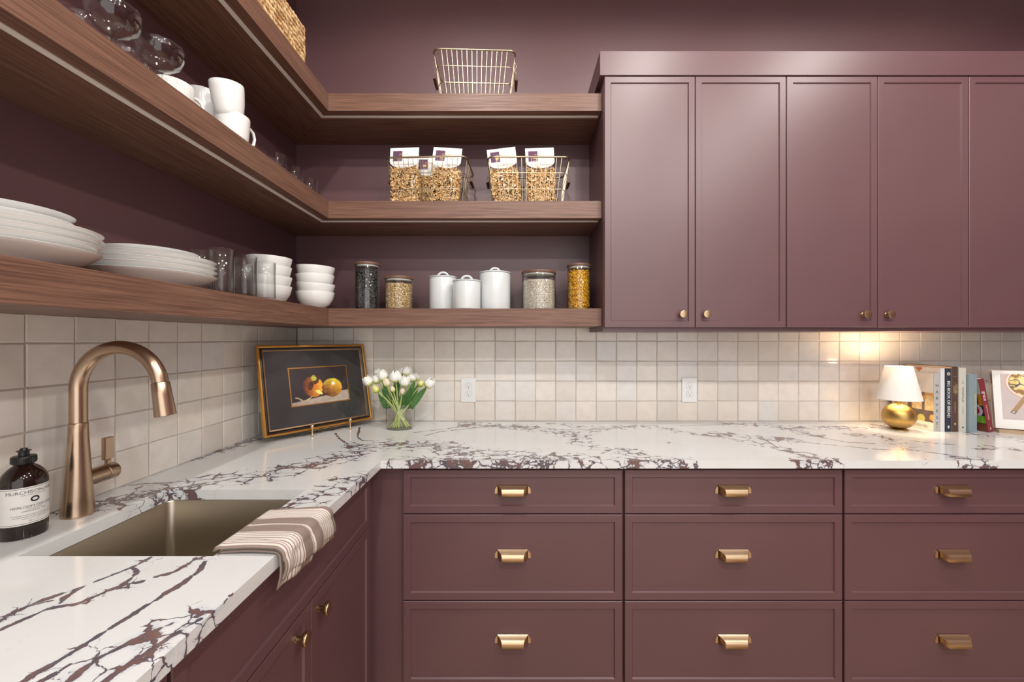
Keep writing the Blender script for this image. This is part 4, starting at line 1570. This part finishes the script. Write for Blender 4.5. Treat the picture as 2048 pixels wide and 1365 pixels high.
def pan_photo(u, v):
    c = np.array((196, 184, 182.0)) + 6 * nz(u, v, 5)
    x, y = u * 1.0, v * 1.15
    r_ = math.hypot(x - 0.47, y - 0.93)
    if r_ < 0.43:
        c = np.array((206, 176, 160.0)) if r_ > 0.385 else np.array((232, 226, 222.0))
    if r_ < 0.36:
        n_ = nz(u, v, 8) + 0.6 * nz(u + 9, v, 16)
        c = np.array((222, 196, 118.0)) if n_ > -0.05 else np.array((150, 112, 70.0))
        if n_ > 0.35:
            c = np.array((238, 222, 160.0))
        if abs(nz(u + 4, v, 7)) < 0.06:
            c = np.array((88, 72, 70.0))
    # handle going down-left
    hx, hy = x - 0.36, y - 0.56
    L_ = hx * -0.46 + hy * -0.888
    S_ = hx * 0.888 - hy * 0.46
    if -0.02 < L_ < 0.46 and abs(S_) < 0.040 + 0.01 * L_:
        c = np.array((168, 134, 98.0)) if L_ < 0.38 else np.array((128, 112, 104.0))
        if math.hypot(L_ - 0.42, S_) < 0.02:
            c = np.array((214, 206, 200.0))
    if math.hypot(x - 0.50, (y - 0.40) * 0.6) < 0.05:
        c = np.array((206, 172, 128.0))
    return c


pg = art(pan_photo, 0.190, 0.200, 130, 130, 2)
cc = pg.col
pg.v = [(p[0] + 0.027, page_y(p[0] + 0.027) - 0.0010, p[2] + 0.045) for p in pg.v]
pg.col = cc
part('page_photograph', inb(pg), M_print, ob)
part('bookmark_band', inb(Geo().box(0.0022, 0.0029, -0.011, -0.006, 0.20, 0.245)), plain('navy_print', srgb(70, 84, 112), 0.6), ob)

# ================================================================== things on the shelves
Z1, Z2, Z3 = 1.4585, 1.9208, 2.3830
ORD = ['bottom', 'second', 'third', 'top']


def plate_prof(s, r):
    pr = [(0, .004), (.072, .004), (.075, 0), (.082, 0), (.087, .0045), (.112, .0175), (.130, .0300), (.1375, .0355), (.1382, .0367), (.1366, .0374), (.128, .0330), (.110, .0215), (.088, .0118), (0, .0105)]
    return [(a * r / 0.1382, b * s) for a, b in pr]


pl_big = Geo().lathe(plate_prof(1.0, 0.1382), 72).mesh('dinner_plate', 60)
pl_big.materials.append(M_porc)
pl_sm = Geo().lathe(plate_prof(0.75, 0.0980), 64).mesh('salad_plate', 60)
pl_sm.materials.append(M_porc)
for cx_, cy_, where, ns, sb_, stp in ((-0.9500, 0.735, 'nearest stack, at the picture edge', 3, 0.0525, 0.013), (-0.9500, 1.048, 'stack beside the tumblers', 2, 0.0535, 0.0142)):
    nm = 'nearer stack' if cy_ < 0.9 else 'stack next to the tumblers'
    for k in range(4):
        o = link('dinner_plate', pl_big, None, loc=(cx_ + rng.uniform(-.0015, .0015), cy_ + rng.uniform(-.002, .002), Z1 + 0.0128 * k + (0.002 if k else 0)))
        tag(o, 'large white plate, %s of the four in the %s' % (('lowest', 'second up', 'third up', 'highest')[k], nm), 'plate', 'white plates on the lowest shelf')
    for k in range(ns):
        o = link('salad_plate', pl_sm, None, loc=(cx_ + rng.uniform(-.001, .001), cy_ + rng.uniform(-.001, .001), Z1 + sb_ + stp * k))
        tag(o, 'small white plate, %s of the small ones on the %s' % ({0: 'lowest', ns - 1: 'topmost'}.get(k, 'middle'), nm), 'plate', 'white plates on the lowest shelf')


def tumbler_mesh(r, h, name, t=0.0012):
    g = Geo().lathe([(0, 0), (r - 0.003, 0), (r - 0.0008, 0.0008), (r, 0.003), (r, h - 0.0006), (r - t / 2, h), (r - t, h - 0.0006), (r - t, 0.009), (r - t - 0.002, 0.007), (0, 0.0062)], 48)
    me = g.mesh(name, 45)
    me.materials.append(M_glass)
    return me


tm = tumbler_mesh(0.0318, 0.127, 'highball_glass')
tl_ = [(-0.848, 1.158, 'clear tall glass right against the smaller plate stack, at the shelf edge'), (-0.845, 1.256, 'clear tall glass in the middle of the shelf-edge row'),
       (-0.845, 1.354, 'clear tall glass in front of the nearer bowl stack'), (-0.925, 1.182, 'clear tall glass half hidden behind the plates'),
       (-0.930, 1.275, 'clear tall glass in the rear row, in the middle'), (-0.930, 1.372, 'clear tall glass in the rear row, closest to the bowls')]
for x, y, lb in tl_:
    tag(link('highball_glass', tm, None, loc=(x, y, Z1)), lb, 'glass', 'tall glasses on the lowest shelf')

bp_ = [(0, .0040), (.028, .0040), (.030, 0), (.035, 0), (.040, .0045), (.058, .0180), (.070, .0400), (.0768, .0685), (.0766, .0700), (.0750, .0702), (.0735, .0680), (.0665, .0420), (.055, .0225), (.036, .0090), (0, .0075)]
bm = Geo().lathe(bp_, 64).mesh('cereal_bowl', 60)
bm.materials.append(M_porc)
for cx_, cy_, nm, tilts in ((-0.943, 1.538, 'stack behind the glasses', (0, 0.6, -0.8, 1.5)), (-0.865, 1.735, 'stack in the shelf corner', (0, 2.5, -1.2, 1.5))):
    for k in range(4):
        o = link('cereal_bowl', bm, None, loc=(cx_, cy_, Z1 + 0.0365 * k), rot=(R(tilts[k] * 0.5), R(tilts[k]), 0))
        tag(o, 'white cereal bowl, %s of the four in the %s' % (('lowest', 'second up', 'third up', 'topmost')[k], nm), 'bowl', 'white bowls on the lowest shelf')

# ---- storage jars
rj = random.Random(11)


def rot_rand(r):
    return Euler((r.uniform(0, 6.3), r.uniform(0, 6.3), r.uniform(0, 6.3))).to_matrix()


def fill_geo(rad, z0, z1, unit, count, core, seed, size_j=0.15, cap=0.0):
    """core column plus many grains pressed against the glass and heaped on top"""
    r = random.Random(seed)
    g = Geo()
    g.lathe([(0, z0), (rad - core * 1.5, z0), (rad - core * 1.5, z1 - core * 0.9), (0, z1 - core * 0.3 + cap)], 32)
    U = np.array(unit.v)
    V = [np.array(g.v)]
    off = len(g.v)
    for k in range(count):
        if k < count * 0.86:
            a = r.uniform(0, 2 * PI)
            c = np.array(((rad - core * 0.72) * math.cos(a), (rad - core * 0.72) * math.sin(a), r.uniform(z0 + core, z1 - core)))
        else:
            a = r.uniform(0, 2 * PI)
            q = (rad - core) * math.sqrt(r.random())
            c = np.array((q * math.cos(a), q * math.sin(a), z1 - core * 0.6 + cap * (1 - q / rad)))
        Mx = np.array(rot_rand(r)) * (1 + r.uniform(-size_j, size_j))
        p = U @ Mx.T + c
        # keep inside the glass
        rr_ = np.hypot(p[:, 0], p[:, 1])
        f_ = np.minimum(1.0, (rad - 0.0002) / np.maximum(rr_, 1e-6))
        p[:, 0] *= f_
        p[:, 1] *= f_
        p[:, 2] = np.maximum(p[:, 2], z0)
        V.append(p)
        g.f += [tuple(i + off for i in q_) for q_ in unit.f]
        off += len(U)
    g.v = [tuple(p) for p in np.concatenate(V)]
    return g


def grain(rx, rz, seg=6):
    return Geo().lathe([(0, -rz), (rx * 0.8, -rz * 0.55), (rx, 0), (rx * 0.8, rz * 0.55), (0, rz)], seg)


def fusilli(L=0.026, R_=0.0030, r=0.0019, turns=2.6, n=15):
    p = [(R_ * math.cos(2 * PI * turns * k / (n - 1)), R_ * math.sin(2 * PI * turns * k / (n - 1)), (k / (n - 1) - 0.5) * L) for k in range(n)]
    return Geo().tube(p, r, 5)


def mat_grain(name, c1, c2, rough=0.5, sc=190):
    m, nt, b = new_mat(name)
    n1 = noise_n(nt, obj_co(nt), sc, 2)
    nt.links.new(mix_c(nt, mrange(nt, n1.outputs[0], 0.42, 0.58), c1, c2), b.inputs['Base Color'])
    b.inputs['Roughness'].default_value = rough
    return m


def jar(x, y, r, h, lb, fill_lb, unit, count, core, level, mat, cat, seed, cap=0.0):
    t = thing('storage_jar', (x, y, Z1), lb, 'jar', 'wood-lidded glass jars on the lowest shelf')
    lid = 0.011
    hg = h - lid
    part('glass', Geo().lathe([(0, 0), (r - 0.003, 0), (r - 0.0006, 0.001), (r, 0.004), (r, hg - 0.001), (r - 0.001, hg), (r - 0.0024, hg - 0.001), (r - 0.0024, 0.006), (r - 0.005, 0.0045), (0, 0.0045)], 56), M_glass, t, 45)
    part('lid', Geo().lathe([(0, hg + 0.0004), (r + 0.0012, hg + 0.0004), (r + 0.0018, hg + 0.0014), (r + 0.0018, h - 0.002), (r + 0.0004, h), (0, h)], 56), M_lid, t, 40)
    part('seal', Geo().lathe([(0, hg - 0.008), (r - 0.0042, hg - 0.008), (r - 0.0030, hg - 0.0065), (r - 0.0030, hg - 0.002), (r - 0.0042, hg + 0.0002), (0, hg + 0.0002)], 48), plain('silicone_seal', srgb(206, 206, 204), 0.4), t, 40)
    f = part(fill_lb[0], fill_geo(r - 0.0030, 0.0050, level, unit, count, core, seed, cap=cap), mat, None, 60, loc=(x, y, Z1))
    tag(f, fill_lb[1], cat, kind='stuff')


jar(-0.678, 1.840, 0.0535, 0.2155, 'tall glass jar of black beans with dark wood lid', ('black_beans', 'small black beans filling the tall jar near the bowls'),
    grain(0.0027, 0.0038), 1900, 0.0036, 0.180, mat_grain('black_bean', srgb(14, 14, 16), srgb(92, 92, 92), 0.25), 'beans', 1)
jar(-0.531, 1.830, 0.0620, 0.1495, 'short glass jar of tan grain with wood lid', ('wheat_grain', 'tan wheat grains filling the short jar beside the beans'),
    grain(0.0022, 0.0034), 2300, 0.0030, 0.118, mat_grain('wheat_berry', srgb(150, 112, 62), srgb(240, 216, 164), 0.5), 'grain', 2)
jar(0.107, 1.850, 0.0780, 0.1770, 'wide glass jar of white rice with dark wood lid', ('white_rice', 'white rice filling the wide jar beside the canisters'),
    grain(0.0014, 0.0034), 4200, 0.0024, 0.135, mat_grain('rice', srgb(192, 180, 164), srgb(238, 230, 218), 0.55), 'rice', 3, 0.006)
jar(0.2885, 1.830, 0.0527, 0.2065, 'narrow glass jar of yellow pasta next to the upper cabinet', ('yellow_pasta', 'bright yellow short pasta filling the narrow jar'),
    fusilli(0.019, 0.0026, 0.0025, 1.4, 9), 620, 0.0068, 0.176, mat_grain('yellow_pasta', srgb(196, 128, 10), srgb(250, 204, 60), 0.45), 'pasta', 4, 0.004)


# ---- lidded canisters
def canister(x, y, r, hb, lb):
    t = thing('canister', (x, y, Z1), lb, 'canister', 'white lidded canisters on the lowest shelf')
    part('body', Geo().lathe([(0, 0), (r - 0.004, 0), (r - 0.0008, 0.0015), (r, 0.005), (r, hb - 0.008), (r - 0.001, hb - 0.006), (0, hb - 0.006)], 56), M_canister, t, 40)
    l = part('lid', Geo().lathe([(0, hb - 0.0055), (r + 0.0015, hb - 0.0055), (r + 0.0028, hb - 0.004), (r + 0.0028, hb - 0.0012), (r + 0.001, hb), (r - 0.010, hb + 0.0012), (0, hb + 0.002)], 56), M_canister, t, 40)
    hp = [(0.024 * math.cos(a), 0, hb + 0.0005 + 0.021 * math.sin(a)) for a in np.linspace(0, PI, 17)]
    part('handle', Geo().tube(hp, 0.0042, 12, flat=1.2), M_canister, l, 60)


canister(-0.336, 1.862, 0.0620, 0.156, 'medium white canister half behind the smallest one')
canister(-0.217, 1.788, 0.0610, 0.128, 'smallest white canister, in front of the other two')
canister(-0.096, 1.868, 0.0720, 0.177, 'largest white canister, beside the rice jar')

# ---- wire baskets
M_grip = plain('dark_wood_grip', srgb(92, 44, 34), 0.4)


def wire_basket(x, y, z, rz, lb):
    t = thing('wire_basket', (x, y, z), lb, 'basket', 'brass wire baskets', rot=(0, 0, rz))
    HB, W1, D1, W0, D0 = 0.195, 0.355, 0.226, 0.300, 0.176

    def ring(q, n=5):
        return [(p[0], p[1], 0.0022 + q * (HB - 0.0022)) for p in rrect(W0 + (W1 - W0) * q, D0 + (D1 - D0) * q, 0.028, n)]
    part('rim', Geo().tube(ring(1.0), 0.0040, 10, closed=True), M_wire, t, 60)
    for q in (0.0, 0.31, 0.66):
        part('wire_ring', Geo().tube(ring(q), 0.0015, 6, closed=True), M_wire, t, 60)
    g = Geo()

    def at(side, s, q):
        w_, d_ = W0 + (W1 - W0) * q, D0 + (D1 - D0) * q
        zz = 0.0022 + q * (HB - 0.0022)
        return {'f': (s * w_ / 2, -d_ / 2, zz), 'b': (s * w_ / 2, d_ / 2, zz), 'l': (-w_ / 2, s * d_ / 2, zz), 'r': (w_ / 2, s * d_ / 2, zz)}[side]
    for sd_, n_ in (('f', 14), ('b', 14), ('l', 8), ('r', 8)):
        for k in range(n_):
            s = -0.80 + 1.60 * k / (n_ - 1) if sd_ in 'fb' else -0.72 + 1.44 * k / (n_ - 1)
            g.tube([at(sd_, s, 0.0), at(sd_, s, 1.0)], 0.0012, 5)
    for k in range(9):
        s = -0.8 + 1.6 * k / 8
        g.tube([at('f', s, 0), at('b', s, 0)], 0.0012, 5)
    m_ = part('wire_mesh', g, M_wire, t, 60)
    m_['kind'] = 'stuff'
    for sg in (-1, 1):
        hx = sg * (W1 / 2 + 0.004)
        hn = part('handle', Geo().tube([(sg * W1 / 2, -0.062, HB - 0.018), (hx + sg * 0.003, -0.058, HB - 0.030), (sg * (W1 / 2 - 0.002), -0.054, HB - 0.045), (hx + sg * 0.004, -0.050, HB - 0.066), (hx + sg * 0.003, -0.040, HB - 0.078),
                                        (hx + sg * 0.003, 0.040, HB - 0.078), (hx + sg * 0.004, 0.050, HB - 0.066), (sg * (W1 / 2 - 0.002), 0.054, HB - 0.045), (hx + sg * 0.003, 0.058, HB - 0.030), (sg * W1 / 2, 0.062, HB - 0.018)], 0.0013, 6), M_wire, t, 60)
        gp = Geo().lathe([(0, -0.043), (0.0055, -0.043), (0.0065, -0.040), (0.0072, 0), (0.0065, 0.040), (0.0055, 0.043), (0, 0.043)], 16).moved(Matrix.Translation((hx + sg * 0.003, 0, HB - 0.078)) @ Matrix.Rotation(R(90), 4, 'X'))
        part('grip', gp, M_grip, hn, 50)
    return t


wire_basket(-0.1816, 1.848, Z3, R(2.0), 'empty brass wire basket on the top shelf')
wire_basket(-0.3850, 1.850, Z2, R(-3.0), 'brass wire basket with three pasta bags, nearer the corner')
wire_basket(0.0580, 1.850, Z2, R(0.5), 'brass wire basket with two pasta bags, next to the cabinets')

# ---- bags of pasta
M_fus = mat_grain('dry_fusilli', srgb(206, 156, 88), srgb(248, 218, 164), 0.6, 90)
M_pur = plain('purple_print', srgb(92, 56, 86), 0.6)
M_gp = plain('gold_print', srgb(222, 180, 96), 0.45)
M_grey = plain('grey_print', srgb(140, 138, 140), 0.6)
fu = fusilli(0.030, 0.0030, 0.0022, 2.4, 13)
fuU = np.array(fu.v)


def pasta_bag(x, y, tilt, yaw, lb, seed, z=Z2):
    t = thing('pasta_bag', (x, y, z + 0.0045), lb, 'bag', 'bags of pasta in the wire baskets', rot=(0, tilt, yaw))
    W, D, H = 0.140, 0.078, 0.180
    r = random.Random(seed)

    def film(u, v):
        a = 2 * PI * u
        q = v
        sq = 0.62
        ww = W / 2 * (0.93 + 0.07 * math.sin(PI * q)) * (1 if q < 0.9 else 1 - 0.02 * (q - 0.9) * 10)
        dd = D / 2 * max(0.03, (1 - max(0, (q - 0.55) / 0.45) ** 1.6)) * (0.85 + 0.15 * min(1, q * 6))
        cx_ = math.copysign(abs(math.cos(a)) ** sq, math.cos(a))
        sy_ = math.copysign(abs(math.sin(a)) ** sq, math.sin(a))
        w = 0.0025 * noise.noise((u * 9 + seed, q * 7, 0.3))
        return ((ww + w) * cx_, (dd + w) * sy_, q * 0.235)
    part('pouch', Geo().grid(film, 40, 24), M_film, t, 80)
    V, F, off = [], [], 0
    core = Geo().box(-W / 2 + 0.014, W / 2 - 0.014, -D / 2 + 0.014, D / 2 - 0.014, 0.003, H - 0.030)
    V.append(np.array(core.v))
    F += core.f
    off = 8
    for k in range(420):
        face = r.random()
        px_ = r.uniform(-1, 1) * (W / 2 - 0.014)
        pz_ = r.uniform(0.010, H - 0.022)
        dep = D / 2 * max(0.2, 1 - max(0, (pz_ / 0.235 - 0.55) / 0.45) ** 1.6)
        if face < 0.62:
            c = (px_, -(dep - 0.011), pz_)
        elif face < 0.78:
            c = (math.copysign(W / 2 - 0.013, px_), r.uniform(-1, 1) * (dep - 0.014), pz_)
        elif face < 0.9:
            c = (px_, r.uniform(-1, 1) * (dep - 0.012), r.uniform(H - 0.045, H - 0.015))
        else:
            c = (px_, (dep - 0.011), pz_)
        Mx = np.array(Euler((r.uniform(-1.2, 1.2) + PI / 2 * (r.random() < .5), r.uniform(0, 6.3), r.uniform(-0.5, 0.5))).to_matrix()) * 1.0
        p = fuU @ Mx.T + np.array(c)
        p[:, 0] = np.clip(p[:, 0], -W / 2 + 0.004, W / 2 - 0.004)
        p[:, 1] = np.clip(p[:, 1], -D / 2 + 0.004, D / 2 - 0.004)
        p[:, 2] = np.maximum(p[:, 2], 0.002)
        V.append(p)
        F += [tuple(i + off for i in q) for q in fu.f]
        off += len(fuU)
    g = Geo()
    g.v = [tuple(p) for p in np.concatenate(V)]
    g.f = F
    pa = part('pasta', g, M_fus, t, 60)
    pa['kind'] = 'stuff'
    # folded header card, rounded lower edge
    cw, c_top, c_sq, c_bot = 0.128, 0.262, 0.192, 0.158
    pts_ = [(-cw / 2, c_top), (-cw / 2, c_sq)]
    for a in np.linspace(180, 360, 19)[1:-1]:
        pts_.append((cw / 2 * math.cos(R(a)), c_sq + (c_sq - c_bot) * math.sin(R(a))))
    pts_ += [(cw / 2, c_sq), (cw / 2, c_top)]
    Mc = Matrix.Translation((0, -D / 2 * 0.78 - 0.0015, 0)) @ Matrix.Translation((0, 0, c_bot)) @ Matrix.Rotation(R(-14), 4, 'X') @ Matrix.Translation((0, 0, -c_bot))
    card = part('header_card', Geo().prism(pts_, 'y', -0.0006, 0.0006).moved(Mc), M_paper, t)
    part('purple_patch', Geo().box(-0.051, -0.010, -0.0012, -0.0007, 0.193, 0.246).moved(Mc), M_pur, card)
    gm = Geo().box(-0.030, -0.0245, -0.0016, -0.0011, 0.205, 0.217)
    part('gold_letter', gm.moved(Mc), M_gp, card)
    gm = Geo().prism([(-0.0225, 0.205), (-0.0165, 0.205), (-0.0145, 0.217), (-0.0245, 0.217)], 'y', -0.0016, -0.0011)
    part('gold_letter', gm.moved(Mc), M_gp, card)
    for s_, size, xx, zz, mt in (('SFOGLINI', 0.0095, -0.004, 0.2265, M_gp), ('FUSILLI', 0.0058, -0.022, 0.198, M_paper), ('organic semolina', 0.0065, 0.030, 0.206, M_grey), ('NET WT 16 OZ', 0.0070, 0.022, 0.176, M_grey)):
        q = text_geo(s_, size)
        part('lettering', Geo().add([(xx + p[0], -0.0017, zz + p[1]) for p in q.v], q.f).moved(Mc), mt, card)


pasta_bag(-0.487, 1.806, R(-2), R(0), 'pasta bag at the corner end of its basket, card tipped up', 1)
pasta_bag(-0.318, 1.806, R(3.5), R(0), 'pasta bag in front at the cabinet end of the corner basket', 2)
pasta_bag(-0.400, 1.893, R(0), R(0), 'pasta bag squeezed in behind, between two others', 3)
pasta_bag(-0.034, 1.808, R(-7), R(0), 'pasta bag tilting toward the corner in the second basket', 4)
pasta_bag(0.116, 1.808, R(-2), R(0), 'fuller pasta bag nearest the upper cabinet', 5)

# ---- coupe glasses
cpz = [(0, 0.0), (0.0335, 0.0), (0.0340, 0.0012), (0.0300, 0.0024), (0.0120, 0.0048), (0.0052, 0.0085), (0.0040, 0.016), (0.0038, 0.060), (0.0048, 0.072), (0.0090, 0.0775), (0.0240, 0.0850), (0.0385, 0.0970),
       (0.0460, 0.1130), (0.0485, 0.1300), (0.0484, 0.1408), (0.0478, 0.1412), (0.0473, 0.1408), (0.0474, 0.1300), (0.0448, 0.1140), (0.0374, 0.0985), (0.0235, 0.0872), (0.0090, 0.0805), (0, 0.0790)]
cm = Geo().lathe(cpz, 56).mesh('coupe_glass', 60)
cm.materials.append(M_glass)
for x, y, lb in ((-0.893, 0.893, 'coupe glass closest to the shelf edge, cut by the photo top'), (-0.890, 1.0066, 'coupe glass standing right before the single mug'),
                 (-0.998, 0.930, 'coupe glass in the rear row, further from the mugs'), (-1.006, 1.034, 'coupe glass in the rear row behind the one by the mug')):
    tag(link('coupe_glass', cm, None, loc=(x, y, Z2)), lb, 'glass', 'coupe glasses on the middle shelf')

# ---- mugs
mp_ = [(0, 0.003), (0.026, 0.003), (0.0275, 0), (0.0315, 0), (0.0345, 0.003), (0.0385, 0.016), (0.0425, 0.045), (0.0450, 0.080), (0.0455, 0.0955), (0.0447, 0.0972), (0.0432, 0.0962), (0.0427, 0.080), (0.0400, 0.045), (0.0355, 0.017), (0.030, 0.008), (0, 0.0065)]
mug_b = Geo().lathe(mp_, 56).mesh('mug_body', 60)
mug_b.materials.append(M_porc)
hpts = [(0.041, 0, 0.084), (0.054, 0, 0.086), (0.066, 0, 0.078), (0.0705, 0, 0.060), (0.067, 0, 0.041), (0.056, 0, 0.028), (0.0400, 0, 0.024)]
mug_h = Geo().tube(hpts, [0.0052, 0.0048, 0.0046, 0.0046, 0.0046, 0.0048, 0.0052], 12).mesh('mug_handle', 60)
mug_h.materials.append(M_porc)
for x, y, z, ha, tilt, lb in ((-0.930, 1.092, Z2, 62, 0, 'single white mug next to the coupe glasses'),
                              (-0.880, 1.2507, Z2, 70, 0, 'lower white mug of the tilted stack at the shelf edge'),
                              (-0.882, 1.239, Z2 + 0.0865, 100, 8, 'upper white mug tipped on top of the stack at the shelf edge'),
                              (-0.990, 1.275, Z2, 40, 0, 'lower white mug of the rear stack by the wall'),
                              (-0.990, 1.275, Z2 + 0.0890, 60, 0, 'upper white mug of the rear stack by the wall')):
    t = thing('mug', (x, y, z), lb, 'mug', 'white mugs on the middle shelf', rot=(R(tilt), 0, R(0)))
    link('body', mug_b, None, t)
    link('handle', mug_h, None, t, rot=(0, 0, R(ha)))

# ---- small tumblers
sm_ = tumbler_mesh(0.0330, 0.088, 'small_tumbler')
for x, y, lb in ((-0.885, 1.490, 'small clear tumbler nearest the mugs'), (-0.885, 1.604, 'small clear tumbler in the middle of its row'), (-0.885, 1.722, 'small clear tumbler at the shelf corner'),
                 (-0.960, 1.548, 'small clear tumbler behind the first two')):
    tag(link('small_tumbler', sm_, None, loc=(x, y, Z2)), lb, 'glass', 'small tumblers on the middle shelf')

# ---- woven basket on the top shelf
wb = thing('woven_basket', (-0.957, 1.452, Z3), 'braided seagrass basket on the top shelf in the corner', 'basket')
BW_, BD_, BH_ = 0.224, 0.374, 0.196
M_straw = mat_grain('seagrass', srgb(172, 130, 84), srgb(226, 192, 144), 0.7, 60)
part('lining', Geo().box(-BW_ / 2 + 0.008, BW_ / 2 - 0.008, -BD_ / 2 + 0.008, BD_ / 2 - 0.008, 0.0, 0.012).box(BW_ / 2 - 0.014, BW_ / 2 - 0.009, -BD_ / 2 + 0.012, BD_ / 2 - 0.012, 0.012, BH_ - 0.006)
     .box(-BW_ / 2 + 0.009, -BW_ / 2 + 0.014, -BD_ / 2 + 0.012, BD_ / 2 - 0.012, 0.012, BH_ - 0.006).box(-BW_ / 2 + 0.014, BW_ / 2 - 0.014, BD_ / 2 - 0.014, BD_ / 2 - 0.009, 0.012, BH_ - 0.006)
     .box(-BW_ / 2 + 0.014, BW_ / 2 - 0.014, -BD_ / 2 + 0.009, -BD_ / 2 + 0.014, 0.012, BH_ - 0.006), plain('lining_gap_shade', srgb(96, 66, 38), 0.8), wb)  # lining colour darkened to stand in for shade in the braid gaps
per = rrect(BW_ - 0.014, BD_ - 0.014, 0.022, 6)
cum = [0]
for a, b in zip(per, per[1:] + per[:1]):
    cum.append(cum[-1] + math.dist(a, b))


def along(s):
    s = s % cum[-1]
    for k in range(len(per)):
        if s <= cum[k + 1]:
            q = (s - cum[k]) / max(1e-9, cum[k + 1] - cum[k])
            a, b = per[k], per[(k + 1) % len(per)]
            tx_, ty_ = b[0] - a[0], b[1] - a[1]
            l_ = math.hypot(tx_, ty_) or 1
            return (a[0] + tx_ * q, a[1] + ty_ * q, tx_ / l_, ty_ / l_)


NR = 11
step = 0.0180
lump = Geo().lathe([(0, -1), (0.75, -0.6), (1, 0), (0.75, 0.6), (0, 1)], 7)
LV = np.array(lump.v)
V, F, off = [], [], 0
rw = random.Random(3)
nst = int(cum[-1] / step)
for k in range(NR):
    zc = 0.007 + k * (BH_ - 0.012) / (NR - 1)
    for i in range(nst):
        x_, y_, tx_, ty_ = along((i + 0.5 * (k % 2)) * cum[-1] / nst + rw.uniform(-.001, .001))
        sl_ = R(38 + rw.uniform(-8, 8))
        d_ = np.array((tx_ * math.cos(sl_), ty_ * math.cos(sl_), -math.sin(sl_)))
        o_ = np.array((ty_, -tx_, 0.0))
        e_ = np.cross(d_, o_)
        p = LV[:, 2:3] * d_ * 0.0165 + LV[:, 0:1] * o_ * 0.0068 + LV[:, 1:2] * e_ * 0.0052
        p = p + np.array((x_, y_, zc)) + o_ * rw.uniform(-0.0008, 0.0012)
        p[:, 2] = np.clip(p[:, 2], 0.0004, BH_)
        V.append(p)
        F += [tuple(i_ + off for i_ in q) for q in lump.f]
        off += len(LV)
g = Geo()
g.v = [tuple(p) for p in np.concatenate(V)]
g.f = F
w_ = part('braided_wall', g, M_straw, wb, 70)
w_['kind'] = 'stuff'
